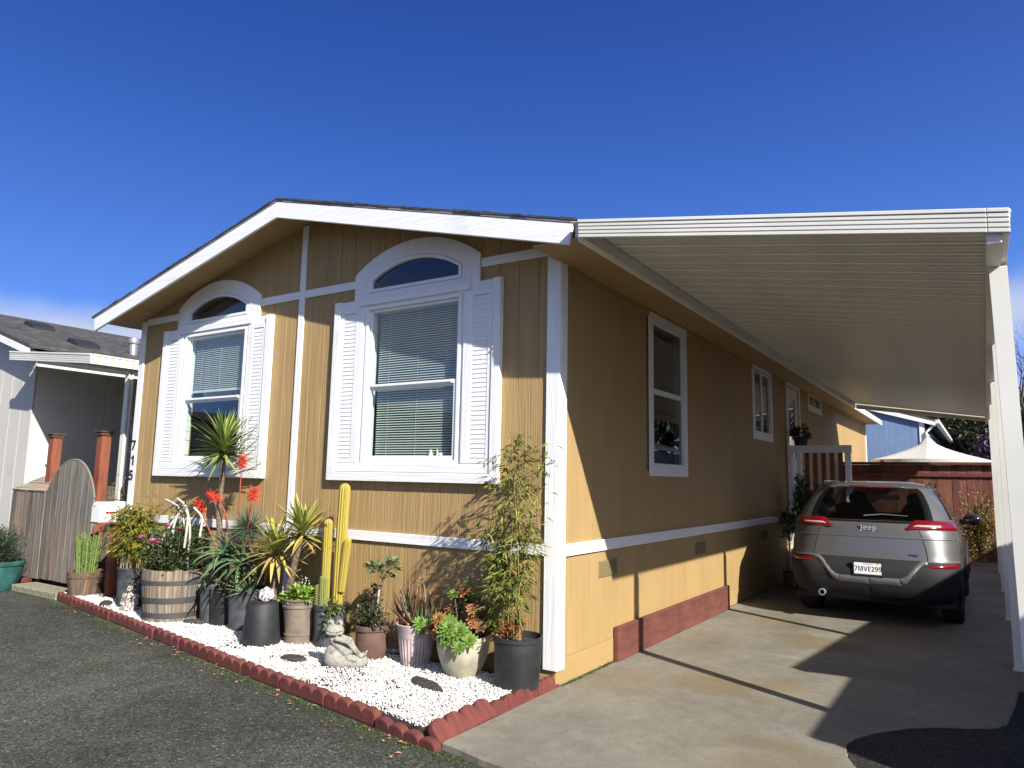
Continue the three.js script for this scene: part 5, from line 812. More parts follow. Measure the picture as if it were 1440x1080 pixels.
// ================================================================ GATE SIDE
{
  const r = rngOf(200);
  // arched gate of weathered boards
  const g = thing('arched_gate', 'weathered grey board gate with a rounded arch top', 'gate', [0, 0, 0]); const x0 = -8.82, x1 = -7.46, nb = 8, bw = (x1 - x0) / nb;
  const arch = x => { const c = -8.08, a = x < c ? 0.80 : 0.66, d = clamp(Math.abs(x - c) / a); return 0.95 + 0.82 * Math.sqrt(Math.max(0, 1 - d * d)); };
  for (let i = 0; i < nb; i++) { const a = x0 + i * bw + 0.003, b = a + bw - 0.006, top = []; for (let k = 0; k <= 6; k++) { const x = lerp(b, a, k / 6); top.push([x, arch(x)]); } obj('gate_board', uvm(prism([[a, 0.03 + r() * 0.012], [b, 0.03 + r() * 0.012], ...top], -0.17 + (r() - 0.5) * 0.006, -0.148 + (r() - 0.5) * 0.006, 0.003), false, r() * 3, r() * 3), M.wood[Math.floor(r() * 4)], g); }
  const rim = []; for (let k = 0; k <= 24; k++) { const x = lerp(-8.8, -7.462, k / 24); rim.push(V(x, arch(x) + 0.004, -0.158)); } obj('arch_band', [taper(rim, 0.016, 6)], M.wood[2], g);
  obj('gate_rail', uvm(box(x0, x1, 0.3, 0.39, -0.21, -0.172, 0.004), true), M.wood[1], g); obj('gate_rail', uvm(box(x0, x1, 0.85, 0.94, -0.21, -0.172, 0.004), true), M.wood[1], g);
  // low bin enclosure beside it, boarded front and lid
  const e = thing('bin_enclosure', 'low weathered board enclosure with a flat plank lid beside the gate', 'enclosure');
  for (let i = 0; i < 6; i++) { const a = -9.86 + i * 0.172; obj('front_board', uvm(box(a + 0.003, a + 0.168, 0.03, 1.292 + (r() - 0.5) * 0.008, -0.152 + (r() - 0.5) * 0.005, -0.132, 0.003), false, r() * 3, r() * 3), M.wood[Math.floor(r() * 4)], e); }
  obj('side_panel', uvm(box(-9.88, -9.862, 0.03, 1.26, -0.62, -0.135), false), M.wood[1], e); obj('side_panel', uvm(box(-8.845, -8.827, 0.03, 1.26, -0.62, -0.175), false), M.wood[1], e);
  for (let i = 0; i < 2; i++) { const q = uvm(box(-9.87, -8.83, 0, 0.026, -0.24, -0.004, 0.004), true, r(), r()); q.rotateX(0.42); obj('lid_board', move(q, 0, 1.29 + i * 0.105, -0.12 - i * 0.222), M.lid, e); }
  // step and loose bricks
  tag(obj('concrete_step', uvm(box(-8.42, -7.18, -0.05, 0.045, 0.04, 0.36, 0.012)), std({ color: lin(0.30, 0.29, 0.22), map: stoneTone, roughness: 0.95 })), 'mossy concrete step lying in front of the arched gate', 'step');
  [[-8.62, 0.16, 0.2, 'red-brown brick lying flat at the end of the mossy step'], [-8.78, 0.05, -0.15, 'red-brown brick against the low enclosure boards'], [-8.70, 0.10, 0.5, 'chipped red brick stacked on two others by the step']].forEach(([x, z, ry, l], i) => { const o = obj('brick', uvm(box(-0.1, 0.1, 0, 0.062, -0.05, 0.05, 0.006)), M.redCap); o.material = M.edging[1]; o.position.set(x, i === 2 ? 0.020 : -0.044, z); o.rotation.y = ry; tag(o, l, 'brick'); });
  // tall stained posts with flat caps
  [[-9.30, -0.42, 2.19, 'red-brown stained post with a flat cap standing behind the bin enclosure'], [-7.86, -0.42, 2.20, 'red-brown stained post with a flat cap between the gate and the home']].forEach(([x, z, h, l]) => { const p = thing('capped_post', l, 'post', [x, -0.045, z]); obj('post_shaft', uvm(prism(rect(-0.067, 0.067, -0.067, 0.067), 0, h - 0.02, 0.006).rotateX(-Math.PI / 2), false), M.redPost, p); obj('post_cap', [box(-0.085, 0.085, h - 0.019, h + 0.022, -0.085, 0.085, 0.005), box(-0.1, 0.1, h + 0.023, h + 0.045, -0.1, 0.1, 0.006)], M.redCap, p); });
  // low fence boards between the post and the home
  const fb = thing('side_fence', 'weathered side fence boards between the capped post and the home', 'fence', [0, 0, 0]); for (let i = 0; i < 7; i++) { const a = -7.9 + i * 0.17; obj('fence_board', uvm(box(a + 0.003, a + 0.165, 0.0, 1.40 + (r() - 0.5) * 0.02, -0.56, -0.54, 0.003), false, r() * 3, r() * 3), M.wood[Math.floor(r() * 4)], fb); } obj('fence_rail', uvm(box(-7.9, -6.72, 1.1, 1.19, -0.6, -0.562, 0.003), true), M.wood[1], fb);
  // mailbox on its post
  const mp = thing('mailbox', 'white domed mailbox with a red flag on a red-brown post', 'mailbox', [-6.62, 0, -0.03], 0.0);
  obj('post', uvm(prism(rect(-0.052, 0.052, -0.052, 0.052), 0, 0.95, 0.006).rotateX(-Math.PI / 2)), M.redPost, mp); obj('platform', uvm(box(-0.11, 0.11, 0.951, 0.972, -0.29, 0.27, 0.004), true), M.redPost, mp);
  const dome = []; for (let k = 0; k <= 14; k++) { const a = k / 14 * Math.PI; dome.push([Math.cos(a) * 0.092, 1.135 + Math.sin(a) * 0.092]); } const prof = [[-0.092, 0.973], [0.092, 0.973], ...dome];
  obj('box_body', [prism(prof, -0.30, 0.262, 0.004)], M.mailbox, mp); obj('box_door', [prism(prof.map(([x, y]) => [x * 1.035, 1.1 + (y - 1.1) * 1.03]), 0.263, 0.278, 0.004), taper([V(0, 1.195, 0.278), V(0, 1.205, 0.298), V(0, 1.19, 0.3)], 0.007, 6)], M.mailbox, mp);
  obj('flag', [box(0.0945, 0.100, 1.085, 1.105, 0.0, 0.19, 0.002), box(0.0945, 0.100, 1.065, 1.125, -0.07, 0.005, 0.002), taper([V(0.088, 1.095, 0.185), V(0.106, 1.095, 0.185)], 0.012, 10)], M.flagRed, mp);
  // shrubs beyond the fence
  const b1 = thing('feathery_bush', 'thin yellow-green bamboo bush between the capped post and the corner board', 'bush', [-6.95, 0, -0.42]); bamboo(b1, V(0, 0, 0), 8, 1.75, { seed: 301, spreadR: 0.18, leafLen: 0.09, cols: [[0.06, 0.08, 0.02], [0.14, 0.13, 0.03], [0.22, 0.17, 0.04]], leaves: 40, wide: 1.1 });
  const b2 = thing('spiky_plant', 'thin dry spiky plant rising above the bin enclosure lid', 'plant', [-9.75, 0, -0.95]); obj('stem', [taper([V(0, 0, 0), V(0, 1.2, 0)], [0.03, 0.02], 8)], M.twig, b2); rosette(b2, V(0, 1.2, 0), 34, 0.55, 0.02, [lm(0.12, 0.12, 0.05), lm(0.2, 0.16, 0.07), lm(0.08, 0.1, 0.04)], { seed: 8, tiltMin: 0.05, tiltMax: 1.3, bend: 0.7 });
  const b3 = thing('fern_frond', 'pale feathery dry fronds beside the white neighbouring wall', 'plant', [-10.25, 0, 0.0]); const s = new Soup(); for (let k = 0; k < 5; k++) { const an = 0.4 + k * 0.5; let p = V(0, 1.0, 0); for (let i = 0; i < 26; i++) { const f = i / 26, d = V(Math.cos(an) * (0.3 + f), 1 - f * 1.1, Math.sin(an) * (0.3 + f)).normalize(); for (const q of [-1, 1]) s.leaf(p, d.clone().add(V(-Math.sin(an) * q, 0, Math.cos(an) * q).multiplyScalar(1.3)), UP, 0.11 * (1 - f * 0.7), 0.008, [0.45, 0.40, 0.26]); p = p.clone().addScaledVector(d, 0.028); } } obj('stem', [taper([V(0, 0, 0), V(0, 1.0, 0)], 0.012, 6)], M.twig, b3); stuff(obj('fronds', s.geo(), M.leafV, b3));
}
// ================================================================ NEIGHBOUR WITH THE WHITE WALL
{
  const h = thing('white_house', 'white sided neighbouring mobile home with grey shingle roof and corrugated awning', 'house');
  const wallTone = std({ color: lin(0.58, 0.56, 0.505), map: whiteTone, roughness: 0.7 }), wallSide = std({ color: lin(0.62, 0.61, 0.56), map: whiteTone, roughness: 0.7 }), r = rngOf(210);
  const X = -10.05, Z = -0.36;
  for (let i = 0; i < 18; i++) { const b = X - 0.004 - i * 0.4, a = b - 0.394, top = 3.56 + Math.min((X - b) * 0.3, 99); obj('wall_panel', uvm(prism([[a, -0.04], [b, -0.04], [b, Math.min(3.55 + (X - b) * 0.31, 4.6)], [a, Math.min(3.55 + (X - a) * 0.31, 4.6)]], Z - 0.02, Z, 0.003), false, r(), r()), wallTone, h); }
  obj('wall_core', [box(-17.2, X - 0.012, -0.04, 3.5, -14, Z - 0.021)], wallTone, h);
  for (let i = 0; i < 12; i++) { const b = Z - 0.024 - i * 1.13, a = b - 1.125; obj('wall_panel', uvm(prismS(rect(a, b, -0.04, 3.55), X - 0.011, X, 0.002), false, r(), r()), wallSide, h); }
  obj('corner_board', uvm(box(X - 0.08, X + 0.014, -0.04, 3.5, Z + 0.001, Z + 0.016, 0.003)), wallTone, h);
  obj('roof_slope', uvm(prism([[-9.78, 3.555], [-9.78, 3.615], [-13.45, 4.70], [-13.45, 4.63]], -14.3, -0.1)), M.shingle, h); obj('roof_slope', uvm(prism([[-17.1, 3.555], [-17.1, 3.615], [-13.45, 4.70], [-13.45, 4.63]], -14.3, -0.1)), M.shingle, h);
  obj('rake_board', uvm(prism([[-9.80, 3.44], [-9.80, 3.552], [-13.45, 4.625], [-13.45, 4.50]], -0.13, -0.10, 0.003), true), M.trim, h);
  obj('rake_board', uvm(prism([[-17.1, 3.44], [-17.1, 3.552], [-13.45, 4.625], [-13.45, 4.50]], -0.13, -0.10, 0.003), true), M.trim, h);
  // vents on the roof
  const rv = M.shingleEdge, onRoof = (x) => 3.615 + (-9.78 - x) * (1.085 / 3.67);
  for (const [x, z] of [[-12.2, -1.25], [-10.6, -1.32]]) obj('roof_vent', [prism([[-0.22, -0.02], [0.22, -0.02 - 0.13], [0.22, 0.02 - 0.04], [0.14, 0.10 - 0.06], [-0.15, 0.13], [-0.22, 0.08]], -0.2, 0.2, 0.01).translate(x, onRoof(x), z)], std({ color: lin(0.022, 0.022, 0.026), roughness: 0.5 }), h);
  obj('vent_pipe', [lathe([[0.075, -0.1], [0.075, 0.2], [0.095, 0.2], [0.10, 0.21], [0.10, 0.29], [0.085, 0.31], [0, 0.315]], 20).translate(-10.45, onRoof(-10.45), -2.15)], std({ color: lin(0.5, 0.5, 0.5), metalness: 0.8, roughness: 0.4 }), h);
  // window at the frame's edge
  // awning
  const a = thing('neighbour_awning', 'white corrugated awning with ribbed fascia on the white neighbouring home', 'awning'); const y0 = x => 3.34 - 0.095 * (x + 9.95);
  const fb = []; for (let i = 0; i < 5; i++) fb.push(prism([[-9.93, y0(-9.93) + i * 0.029], [-7.42, y0(-7.42) + i * 0.029], [-7.42, y0(-7.42) + i * 0.029 + 0.0255], [-9.93, y0(-9.93) + i * 0.029 + 0.0255]], 0.07, 0.098 + (i === 4 ? 0.014 : i * 0.002), 0.003)); obj('front_fascia', fb, M.alu, a);
  const sb = []; for (let i = 0; i < 5; i++) sb.push(prismS(rect(-9.5, 0.066, y0(-7.42) + i * 0.029, y0(-7.42) + i * 0.029 + 0.0255), -7.446, -7.419 + (i === 4 ? 0.014 : i * 0.002), 0.003)); obj('side_fascia', sb, M.alu, a);
  const pan = prism([[-9.93, y0(-9.93) + 0.05], [-7.45, y0(-7.45) + 0.05], [-7.45, y0(-7.45) + 0.06], [-9.93, y0(-9.93) + 0.06]], -0.298, 0); for (let i = 0; i < 32; i++) { const o = obj('roof_pan', pan, M.pan, a); o.position.z = 0.065 - i * 0.30; }
  for (const z of [-0.55, -3.4, -6.4]) { const p = sub('post', a, [-7.56, -0.04, z]); obj('post_shaft', [box(-0.05, 0.05, 0, 3.10, -0.04, -0.012, 0.004), box(-0.05, 0.05, 0, 3.10, 0.012, 0.04, 0.004), box(-0.03, 0.03, 0, 3.10, -0.011, 0.011)], M.alu, p); }
  const sc = []; const spiral = (cx, cy, R, t0, t1, s) => { const p = []; for (let i = 0; i <= 30; i++) { const f = i / 30, q = t0 + (t1 - t0) * f, k = R * (1 - 0.75 * f); p.push(V(0, cy + Math.sin(q) * k, cx + s * Math.cos(q) * k)); } return p; };
  sc.push(taper(spiral(-0.06, 2.32, 0.10, -0.3, 5.5, 1), 0.013, 6)); sc.push(taper(spiral(-0.06, 1.86, 0.09, 0.3, -5.5, 1), 0.013, 6)); sc.push(taper([V(0, 2.28, -0.01), V(0, 2.08, -0.12), V(0, 1.9, -0.02)], 0.009, 6)); obj('scroll_bracket', sc.map(g => g.translate(-7.56, 0, -0.60)), M.alu, a);
}
// ================================================================ THE PARKED CAR
{
  const car = thing('parked_car', 'silver grey sport utility vehicle parked nose-in under the carport', 'car', [1.71, 0.0, -6.72]);
  // rear towards +z. Plan outline at each height: half width, rear z, front z, corner radii, bow of the rear face
  const T = [ // y, w, zr, zf, rr, rf, bow
    [0.27, 0.80, 2.14, -2.05, 0.22, 0.3, 0.05], [0.34, 0.87, 2.24, -2.22, 0.26, 0.35, 0.06], [0.46, 0.905, 2.295, -2.28, 0.28, 0.4, 0.07], [0.58, 0.92, 2.31, -2.30, 0.30, 0.45, 0.075], [0.645, 0.924, 2.30, -2.30, 0.30, 0.45, 0.075],
    [0.70, 0.926, 2.27, -2.30, 0.30, 0.5, 0.08], [0.80, 0.928, 2.225, -2.29, 0.30, 0.55, 0.085], [0.92, 0.928, 2.20, -2.26, 0.32, 0.6, 0.09], [1.02, 0.922, 2.185, -2.05, 0.34, 0.6, 0.10], [1.075, 0.912, 2.175, -1.75, 0.35, 0.6, 0.10], [1.13, 0.90, 2.155, -1.45, 0.36, 0.5, 0.10], [1.185, 0.882, 2.12, -1.22, 0.36, 0.4, 0.10], [1.21, 0.872, 2.10, -1.16, 0.35, 0.35, 0.10],
    [1.235, 0.862, 2.075, -1.10, 0.34, 0.3, 0.10], [1.33, 0.818, 1.985, -0.93, 0.30, 0.26, 0.095], [1.43, 0.768, 1.89, -0.74, 0.27, 0.24, 0.09], [1.52, 0.715, 1.805, -0.55, 0.25, 0.22, 0.09], [1.575, 0.675, 1.755, -0.42, 0.24, 0.22, 0.09], [1.60, 0.648, 1.748, -0.34, 0.25, 0.22, 0.095], [1.615, 0.625, 1.745, -0.28, 0.26, 0.22, 0.10], [1.65, 0.55, 1.68, -0.08, 0.28, 0.22, 0.12], [1.678, 0.42, 1.45, 0.12, 0.28, 0.2, 0.14], [1.69, 0.2, 1.0, 0.4, 0.16, 0.12, 0.1]];
  const at = y => { let i = 0; while (i < T.length - 2 && y > T[i + 1][0]) i++; const f = clamp((y - T[i][0]) / (T[i + 1][0] - T[i][0])); return T[i].map((v, k) => lerp(v, T[i + 1][k], f)); };
  const NR = 12, NC = 8, NS = 44, NF = 14, N = NR + NC + NS + NF;
  const outline = (y, i) => {                 // i: 0 .. N from the rear centre round the +x side to the front centre
    const [, w, zr, zf, rr, rf, bow] = at(y), zb = x => zr - bow * (x / w) * (x / w);
    if (i <= NR) { const x = (w - rr) * i / NR; return [x, zb(x)]; }
    if (i <= NR + NC) { const a = (i - NR) / NC * Math.PI / 2, x0 = w - rr, z0 = zb(x0), sx = rr, sz = rr * 1.05; return [x0 + Math.sin(a) * sx, z0 - (1 - Math.cos(a)) * sz - 0.05 * Math.sin(a)]; }
    const zs = zb(w - rr) - rr * 1.05 - 0.05, ze = zf + rf;
    if (i <= NR + NC + NS) { const f = (i - NR - NC) / NS, z = lerp(zs, ze, f); return [w - 0.035 * Math.pow(f, 4) * 2, z]; }
    const a = (i - NR - NC - NS) / NF, q = a * Math.PI / 2, x0 = w - 0.07; return [Math.cos(q) * x0 * (a > 0.5 ? 1 : 1), zf + rf - Math.sin(q) * rf];
  };
  const ys = []; for (let k = 0; k < T.length - 1; k++) { const n = T[k + 1][0] - T[k][0] > 0.07 ? 3 : 2; for (let j = 0; j < n; j++) ys.push(lerp(T[k][0], T[k + 1][0], j / n)); } ys.push(1.69);
  const wheels = [1.36, -1.345], WR = 0.365, AR = 0.425;
  const kinds = { body: [], lower: [], insert: [], rear: [], side: [], wind: [] };
  for (let j = 0; j < ys.length - 1; j++) for (let i = 0; i < N; i++) {
    const y = (ys[j] + ys[j + 1]) / 2, [x, z] = outline(y, i + 0.5); let k = 'body';
    const sideI = i >= NR + NC && i < NR + NC + NS;
    if (y < 0.45 || (y < 0.755 && i < NR + NC)) k = 'lower'; 
    if (y > 1.21 && y < 1.60) { if (i < NR + 2) k = 'rear'; else if (i >= NR + NC + NS) k = 'wind'; else if (y < 1.575 && y > 1.235 && i >= NR + NC - 2 && i < NR + NC + NS - 3) { const f = (i - NR - NC) / NS; if (!(f > 0.13 && f < 0.19) && !(f > 0.50 && f < 0.55)) k = 'side'; } }
    if (sideI && y < 0.9 && wheels.some(wz => Math.hypot(z - wz, y - 0.36) < AR)) continue;
    for (const s of [1, -1]) kinds[k].push([i, j, s]);
  }
  const build = (cells, off = 0) => {
    const P = [], idx = [], map = {}; const vid = (i, j, s) => { const kk = i === 0 || i === N ? 1 : s, key = i + '_' + j + '_' + kk; if (key in map) return map[key]; const [x, z] = outline(ys[j], i); P.push(x * s, ys[j], z); return map[key] = P.length / 3 - 1; };
    for (const [i, j, s] of cells) { const a = vid(i, j, s), b = vid(i + 1, j, s), c = vid(i, j + 1, s), d = vid(i + 1, j + 1, s); s > 0 ? idx.push(a, b, c, b, d, c) : idx.push(b, a, c, b, c, d); }
    const g = new THREE.BufferGeometry(); g.setAttribute('position', new THREE.Float32BufferAttribute(P, 3)); g.setIndex(idx); g.computeVertexNormals(); return flat(g);
  };
  const paint = phys({ color: lin(0.165, 0.162, 0.16), metalness: 0.6, roughness: 0.38, clearcoat: 0.8, clearcoatRoughness: 0.06 });
  const plastic = phys({ color: lin(0.020, 0.020, 0.021), roughness: 0.72, specularIntensity: 0.5 }), greyPl = std({ color: lin(0.15, 0.148, 0.145), roughness: 0.42, metalness: 0.35 }), gloss = phys({ color: lin(0.008, 0.008, 0.009), roughness: 0.12 });
  const tint = phys({ color: lin(0.24, 0.25, 0.26), transmission: 1, thickness: 0, roughness: 0, ior: 1.5 }), clear = phys({ color: lin(0.85, 0.88, 0.87), transmission: 1, thickness: 0, roughness: 0, ior: 1.5 });
  const red = phys({ color: lin(0.15, 0.004, 0.007), roughness: 0.12, clearcoat: 1 }), lampW = phys({ color: lin(0.50, 0.36, 0.37), roughness: 0.15, clearcoat: 1 }), inner = std({ color: lin(0.016, 0.016, 0.017), roughness: 0.9 }), tyre = std({ color: lin(0.018, 0.018, 0.018), roughness: 0.85 }), rim = std({ color: lin(0.45, 0.45, 0.46), metalness: 0.9, roughness: 0.35 });
  obj('body', build(kinds.body), paint, car); obj('lower_cladding', build(kinds.lower), plastic, car);
  obj('rear_window', build(kinds.rear), tint, car); obj('windscreen', build(kinds.wind), clear, car);
  for (const s of [1, -1]) obj('side_windows', build(kinds.side.filter(c => c[2] === s)), tint, car);
  obj('underbody', [box(-0.86, 0.86, 0.25, 0.30, -2.0, 2.1), box(-0.72, 0.72, 0.30, 0.75, -2.1, 2.0)], inner, car);
  // a patch that follows the body, pushed out by off
  const patch = (y0f, y1f, i0, i1, off, s, n = 18, m = 5) => {
    const P = [], idx = []; for (let a = 0; a <= n; a++) { const i = lerp(i0, i1, a / n), f = a / n, y0 = y0f(f), y1 = y1f(f); for (let b = 0; b <= m; b++) { const y = lerp(y0, y1, b / m), [x, z] = outline(y, i), [xa, za] = outline(y, i + 0.05), [xb, zb] = outline(y, i - 0.05); let nx = (za - zb) * -1, nz = xa - xb; const l = Math.hypot(nx, nz) || 1; nx /= l; nz /= l; const e = (a === 0 || a === n || b === 0 || b === m) ? 0.15 : 1; P.push((x + nx * off * e) * s, y + 0, z + nz * off * e); } }
    for (let a = 0; a < n; a++) for (let b = 0; b < m; b++) { const A = a * (m + 1) + b, B = A + m + 1; s > 0 ? idx.push(A, B, A + 1, B, B + 1, A + 1) : idx.push(B, A, A + 1, B, A + 1, B + 1); }
    const g = new THREE.BufferGeometry(); g.setAttribute('position', new THREE.Float32BufferAttribute(P, 3)); g.setIndex(idx); g.computeVertexNormals(); return flat(g);
  };
  for (const s of [1, -1]) {
    const tl = obj('tail_lamp', [patch(f => lerp(1.115, 1.105, f) + 0.01 * Math.sin(f * 3), f => lerp(1.135, 1.232, smooth(0, 0.25, f)) - 0.015 * f * f, NR * 0.72, NR + NC * 1.0 + 1, 0.020, s)], red, car);
    obj('lamp_lens', [patch(f => lerp(1.148, 1.142, f), f => lerp(1.160, 1.190, smooth(0, 0.3, f)), NR * 0.86, NR + NC * 0.45, 0.0235, s, 12, 3)], lampW, tl);
    obj('reflector', [patch(() => 0.70, f => lerp(0.735, 0.755, f), NR * 0.99, NR + NC * 0.75, 0.012, s, 10, 3)], red, car);
    // grey insert that sweeps up beside the plate
    obj('bumper_insert', [patch(f => lerp(0.50, 0.735, smooth(0.1, 0.95, f)), f => lerp(0.57, 0.775, smooth(0.05, 0.85, f)), NR * 0.52, NR * 0.97, 0.014, s, 16, 3), patch(() => 0.485, f => 0.565, 0.01, NR * 0.55, 0.012, s, 12, 3), patch(f => 0.758, () => 0.778, NR * 0.93, NR + NC * 0.85, 0.014, s, 10, 2)], greyPl, car);
    obj('plate_recess', [patch(f => 0.56, f => lerp(0.765, 0.72, smooth(0.6, 1, f)), 0.02, NR * 0.80, 0.006, s, 14, 3)], plastic, car);
    obj('lower_bumper', [patch(() => 0.345, () => 0.46, 0.02, NR + NC, 0.008, s, 20, 3)], plastic, car);
    // shut lines of the tailgate
    obj('tailgate_gap', [patch(() => 0.775, () => 1.11, NR * 0.965, NR * 0.985, 0.003, s, 2, 10), patch(() => 0.766, () => 0.774, 0.02, NR * 0.98, 0.003, s, 14, 1)], inner, car);
    obj('tailgate_crease', [patch(() => 1.01, () => 1.035, 0.02, NR + NC * 0.7, 0.009, s, 20, 2)], paint, car);
    // window surround, black pillars
    obj('rear_pillar_trim', [patch(() => 1.205, () => 1.60, NR + NC * 0.14, NR + NC * 0.30, 0.004, s, 3, 10), patch(() => 1.185, () => 1.215, 0.02, NR + 1.5, 0.005, s, 12, 1)], gloss, car);
    obj('roof_spoiler', [patch(() => 1.598, f => 1.636 - 0.006 * f, 0.02, NR * 1.0, 0.045, s, 16, 4)], paint, car);
    obj('roof_rail', [taper([V(s * 0.60, 1.62, 1.45), V(s * 0.625, 1.672, 1.30), V(s * 0.645, 1.68, 0.6), V(s * 0.625, 1.665, -0.15), V(s * 0.60, 1.62, -0.25)], 0.014, 8)], gloss, car);
    const mi = obj('door_mirror', [ball(0.11, s * 1.03, 1.155, -0.93, 1.15, 0.78, 0.75, 18, 12)], plastic, car); obj('mirror_arm', [taper([V(s * 0.86, 1.12, -0.96), V(s * 0.98, 1.12, -0.95)], [0.03, 0.035], 8)], plastic, mi); obj('mirror_glass', [ball(0.095, s * 1.03, 1.155, -0.90, 1.1, 0.75, 0.62, 16, 10)], gloss, mi);
    obj('door_handle', [box(s > 0 ? 0.925 : -0.955, s > 0 ? 0.955 : -0.925, 0.985, 1.01, 0.15, 0.36, 0.008), box(s > 0 ? 0.925 : -0.955, s > 0 ? 0.955 : -0.925, 0.985, 1.01, -0.75, -0.54, 0.008)], paint, car);
    for (const wz of wheels) {
      const w = sub('wheel', car, [s * 0.80, 0.362, wz]); const q = lathe([[0.20, -0.105], [0.24, -0.118], [0.33, -0.118], [0.355, -0.10], [0.362, -0.06], [0.360, -0.055], [0.363, 0], [0.360, 0.055], [0.362, 0.06], [0.355, 0.10], [0.33, 0.118], [0.24, 0.118], [0.20, 0.105]], 48, 0.4); q.rotateZ(Math.PI / 2); obj('tyre', [q], tyre, w);
      const rg = [lathe([[0.0, 0.03], [0.06, 0.03], [0.06, 0.045], [0.0, 0.05]], 20), lathe([[0.235, 0.09], [0.21, 0.085], [0.205, -0.08], [0.235, -0.09]], 40)]; for (let k = 0; k < 5; k++) { const b = box(0.04, 0.215, 0.028, 0.06, -0.028, 0.028, 0.006); b.rotateY(k / 5 * Math.PI * 2); rg.push(b); } obj('rim', rg.map(g => { g.rotateZ(s > 0 ? -Math.PI / 2 : Math.PI / 2); return g; }), rim, w);
      const arc = []; for (let k = 0; k <= 20; k++) { const a = -0.12 + k / 20 * (Math.PI + 0.24); arc.push(V(s * 0.918, 0.36 + Math.sin(a) * 0.44, wz + Math.cos(a) * 0.44)); } obj('wheel_arch', [taper(arc, 0.032, 6)], plastic, car); obj('wheel_liner', [new THREE.CylinderGeometry(0.44, 0.44, 0.30, 28, 1, true, 0, Math.PI).rotateZ(Math.PI / 2).rotateX(0).translate(s * 0.76, 0.36, wz)], inner, car);
    }
    // seats
    obj('front_seat', [ball(0.5, s * 0.38, 1.06, -0.10, 0.52, 0.75, 0.22, 16, 12), ball(0.13, s * 0.38, 1.44, 0.0, 1.0, 0.75, 0.5, 14, 10)], inner, car); obj('rear_seat', [ball(0.5, s * 0.40, 0.98, 0.95, 0.72, 0.62, 0.2, 16, 12), ball(0.13, s * 0.42, 1.31, 0.98, 1.0, 0.7, 0.5, 14, 10)], inner, car);
  }
  obj('mirror_inside', [box(-0.12, 0.12, 1.42, 1.49, -0.62, -0.58, 0.01)], inner, car); obj('cargo_floor', [box(-0.8, 0.8, 0.98, 1.0, 0.9, 1.95)], inner, car); obj('dashboard', [box(-0.8, 0.8, 0.75, 1.10, -1.2, -0.85, 0.03)], inner, car);
  const zAt = (x, y) => { const [, w, zr, , , , bow] = at(y); return zr - bow * (x / w) * (x / w); };
  obj('brake_lamp', [box(-0.24, 0.24, 1.604, 1.626, zAt(0, 1.61) + 0.036, zAt(0, 1.61) + 0.052, 0.004)], red, car);
  obj('wiper', [taper([V(-0.05, 1.262, zAt(0, 1.26) + 0.02), V(0.15, 1.285, zAt(0.15, 1.28) + 0.02), V(0.42, 1.272, zAt(0.42, 1.27) + 0.02)], [0.012, 0.008, 0.006], 6)], greyPl, car);
  // badge, trim lettering, plate
  const bl = std({ color: lin(0.62, 0.62, 0.64), metalness: 0.6, roughness: 0.3 }), blu = std({ color: lin(0.02, 0.05, 0.20), roughness: 0.4 });
  const badge = text('Jeep', 0.062, 0.008, 0, 0, 0); obj('badge', [badge.clone().scale(1.10, 1.12, 1).translate(0, 1.117, zAt(0, 1.11) + 0.001)], blu, car); obj('badge_face', [badge.translate(0, 1.117, zAt(0, 1.11) + 0.005)], bl, car);
  obj('trim_lettering', [text('SPORT', 0.026, 0.005, 0.47, 0.832, zAt(0.47, 0.83) + 0.002).scale(1, 1, 1)], blu, car);
  const cv = document.createElement('canvas'); cv.width = 512; cv.height = 256; const cx = cv.getContext('2d'); cx.fillStyle = '#e9e9ea'; cx.fillRect(0, 0, 512, 256); cx.fillStyle = '#a02030'; cx.font = 'bold 40px sans-serif'; cx.textAlign = 'center'; cx.fillText('California', 256, 48); cx.fillStyle = '#1c2c5a'; cx.font = 'bold 128px sans-serif'; cx.save(); cx.translate(256, 190); cx.scale(0.92, 1.15); cx.fillText('7MVE299', 0, 0); cx.restore(); cx.fillStyle = '#d8c050'; cx.fillRect(400, 14, 60, 34);
  const pt = new THREE.CanvasTexture(cv); pt.colorSpace = THREE.SRGBColorSpace;
  const pz = zAt(0, 0.66) + 0.02, pl = sub('number_plate', car, [0.0, 0.655, pz]); obj('plate_frame', [prism(rect(-0.165, 0.165, -0.088, 0.088), -0.02, 0.008, 0.003, [rect(-0.148, 0.148, -0.064, 0.07)])], plastic, pl); obj('plate_face', [new THREE.PlaneGeometry(0.30, 0.14).translate(0, 0.002, 0.003)], std({ map: pt, roughness: 0.4 }), pl);
  obj('exhaust_tip', [lathe([[0.03, 0], [0.038, 0], [0.038, 0.12], [0.03, 0.12]], 20).rotateX(Math.PI / 2).translate(-0.52, 0.335, 2.16)], bl, car);
}
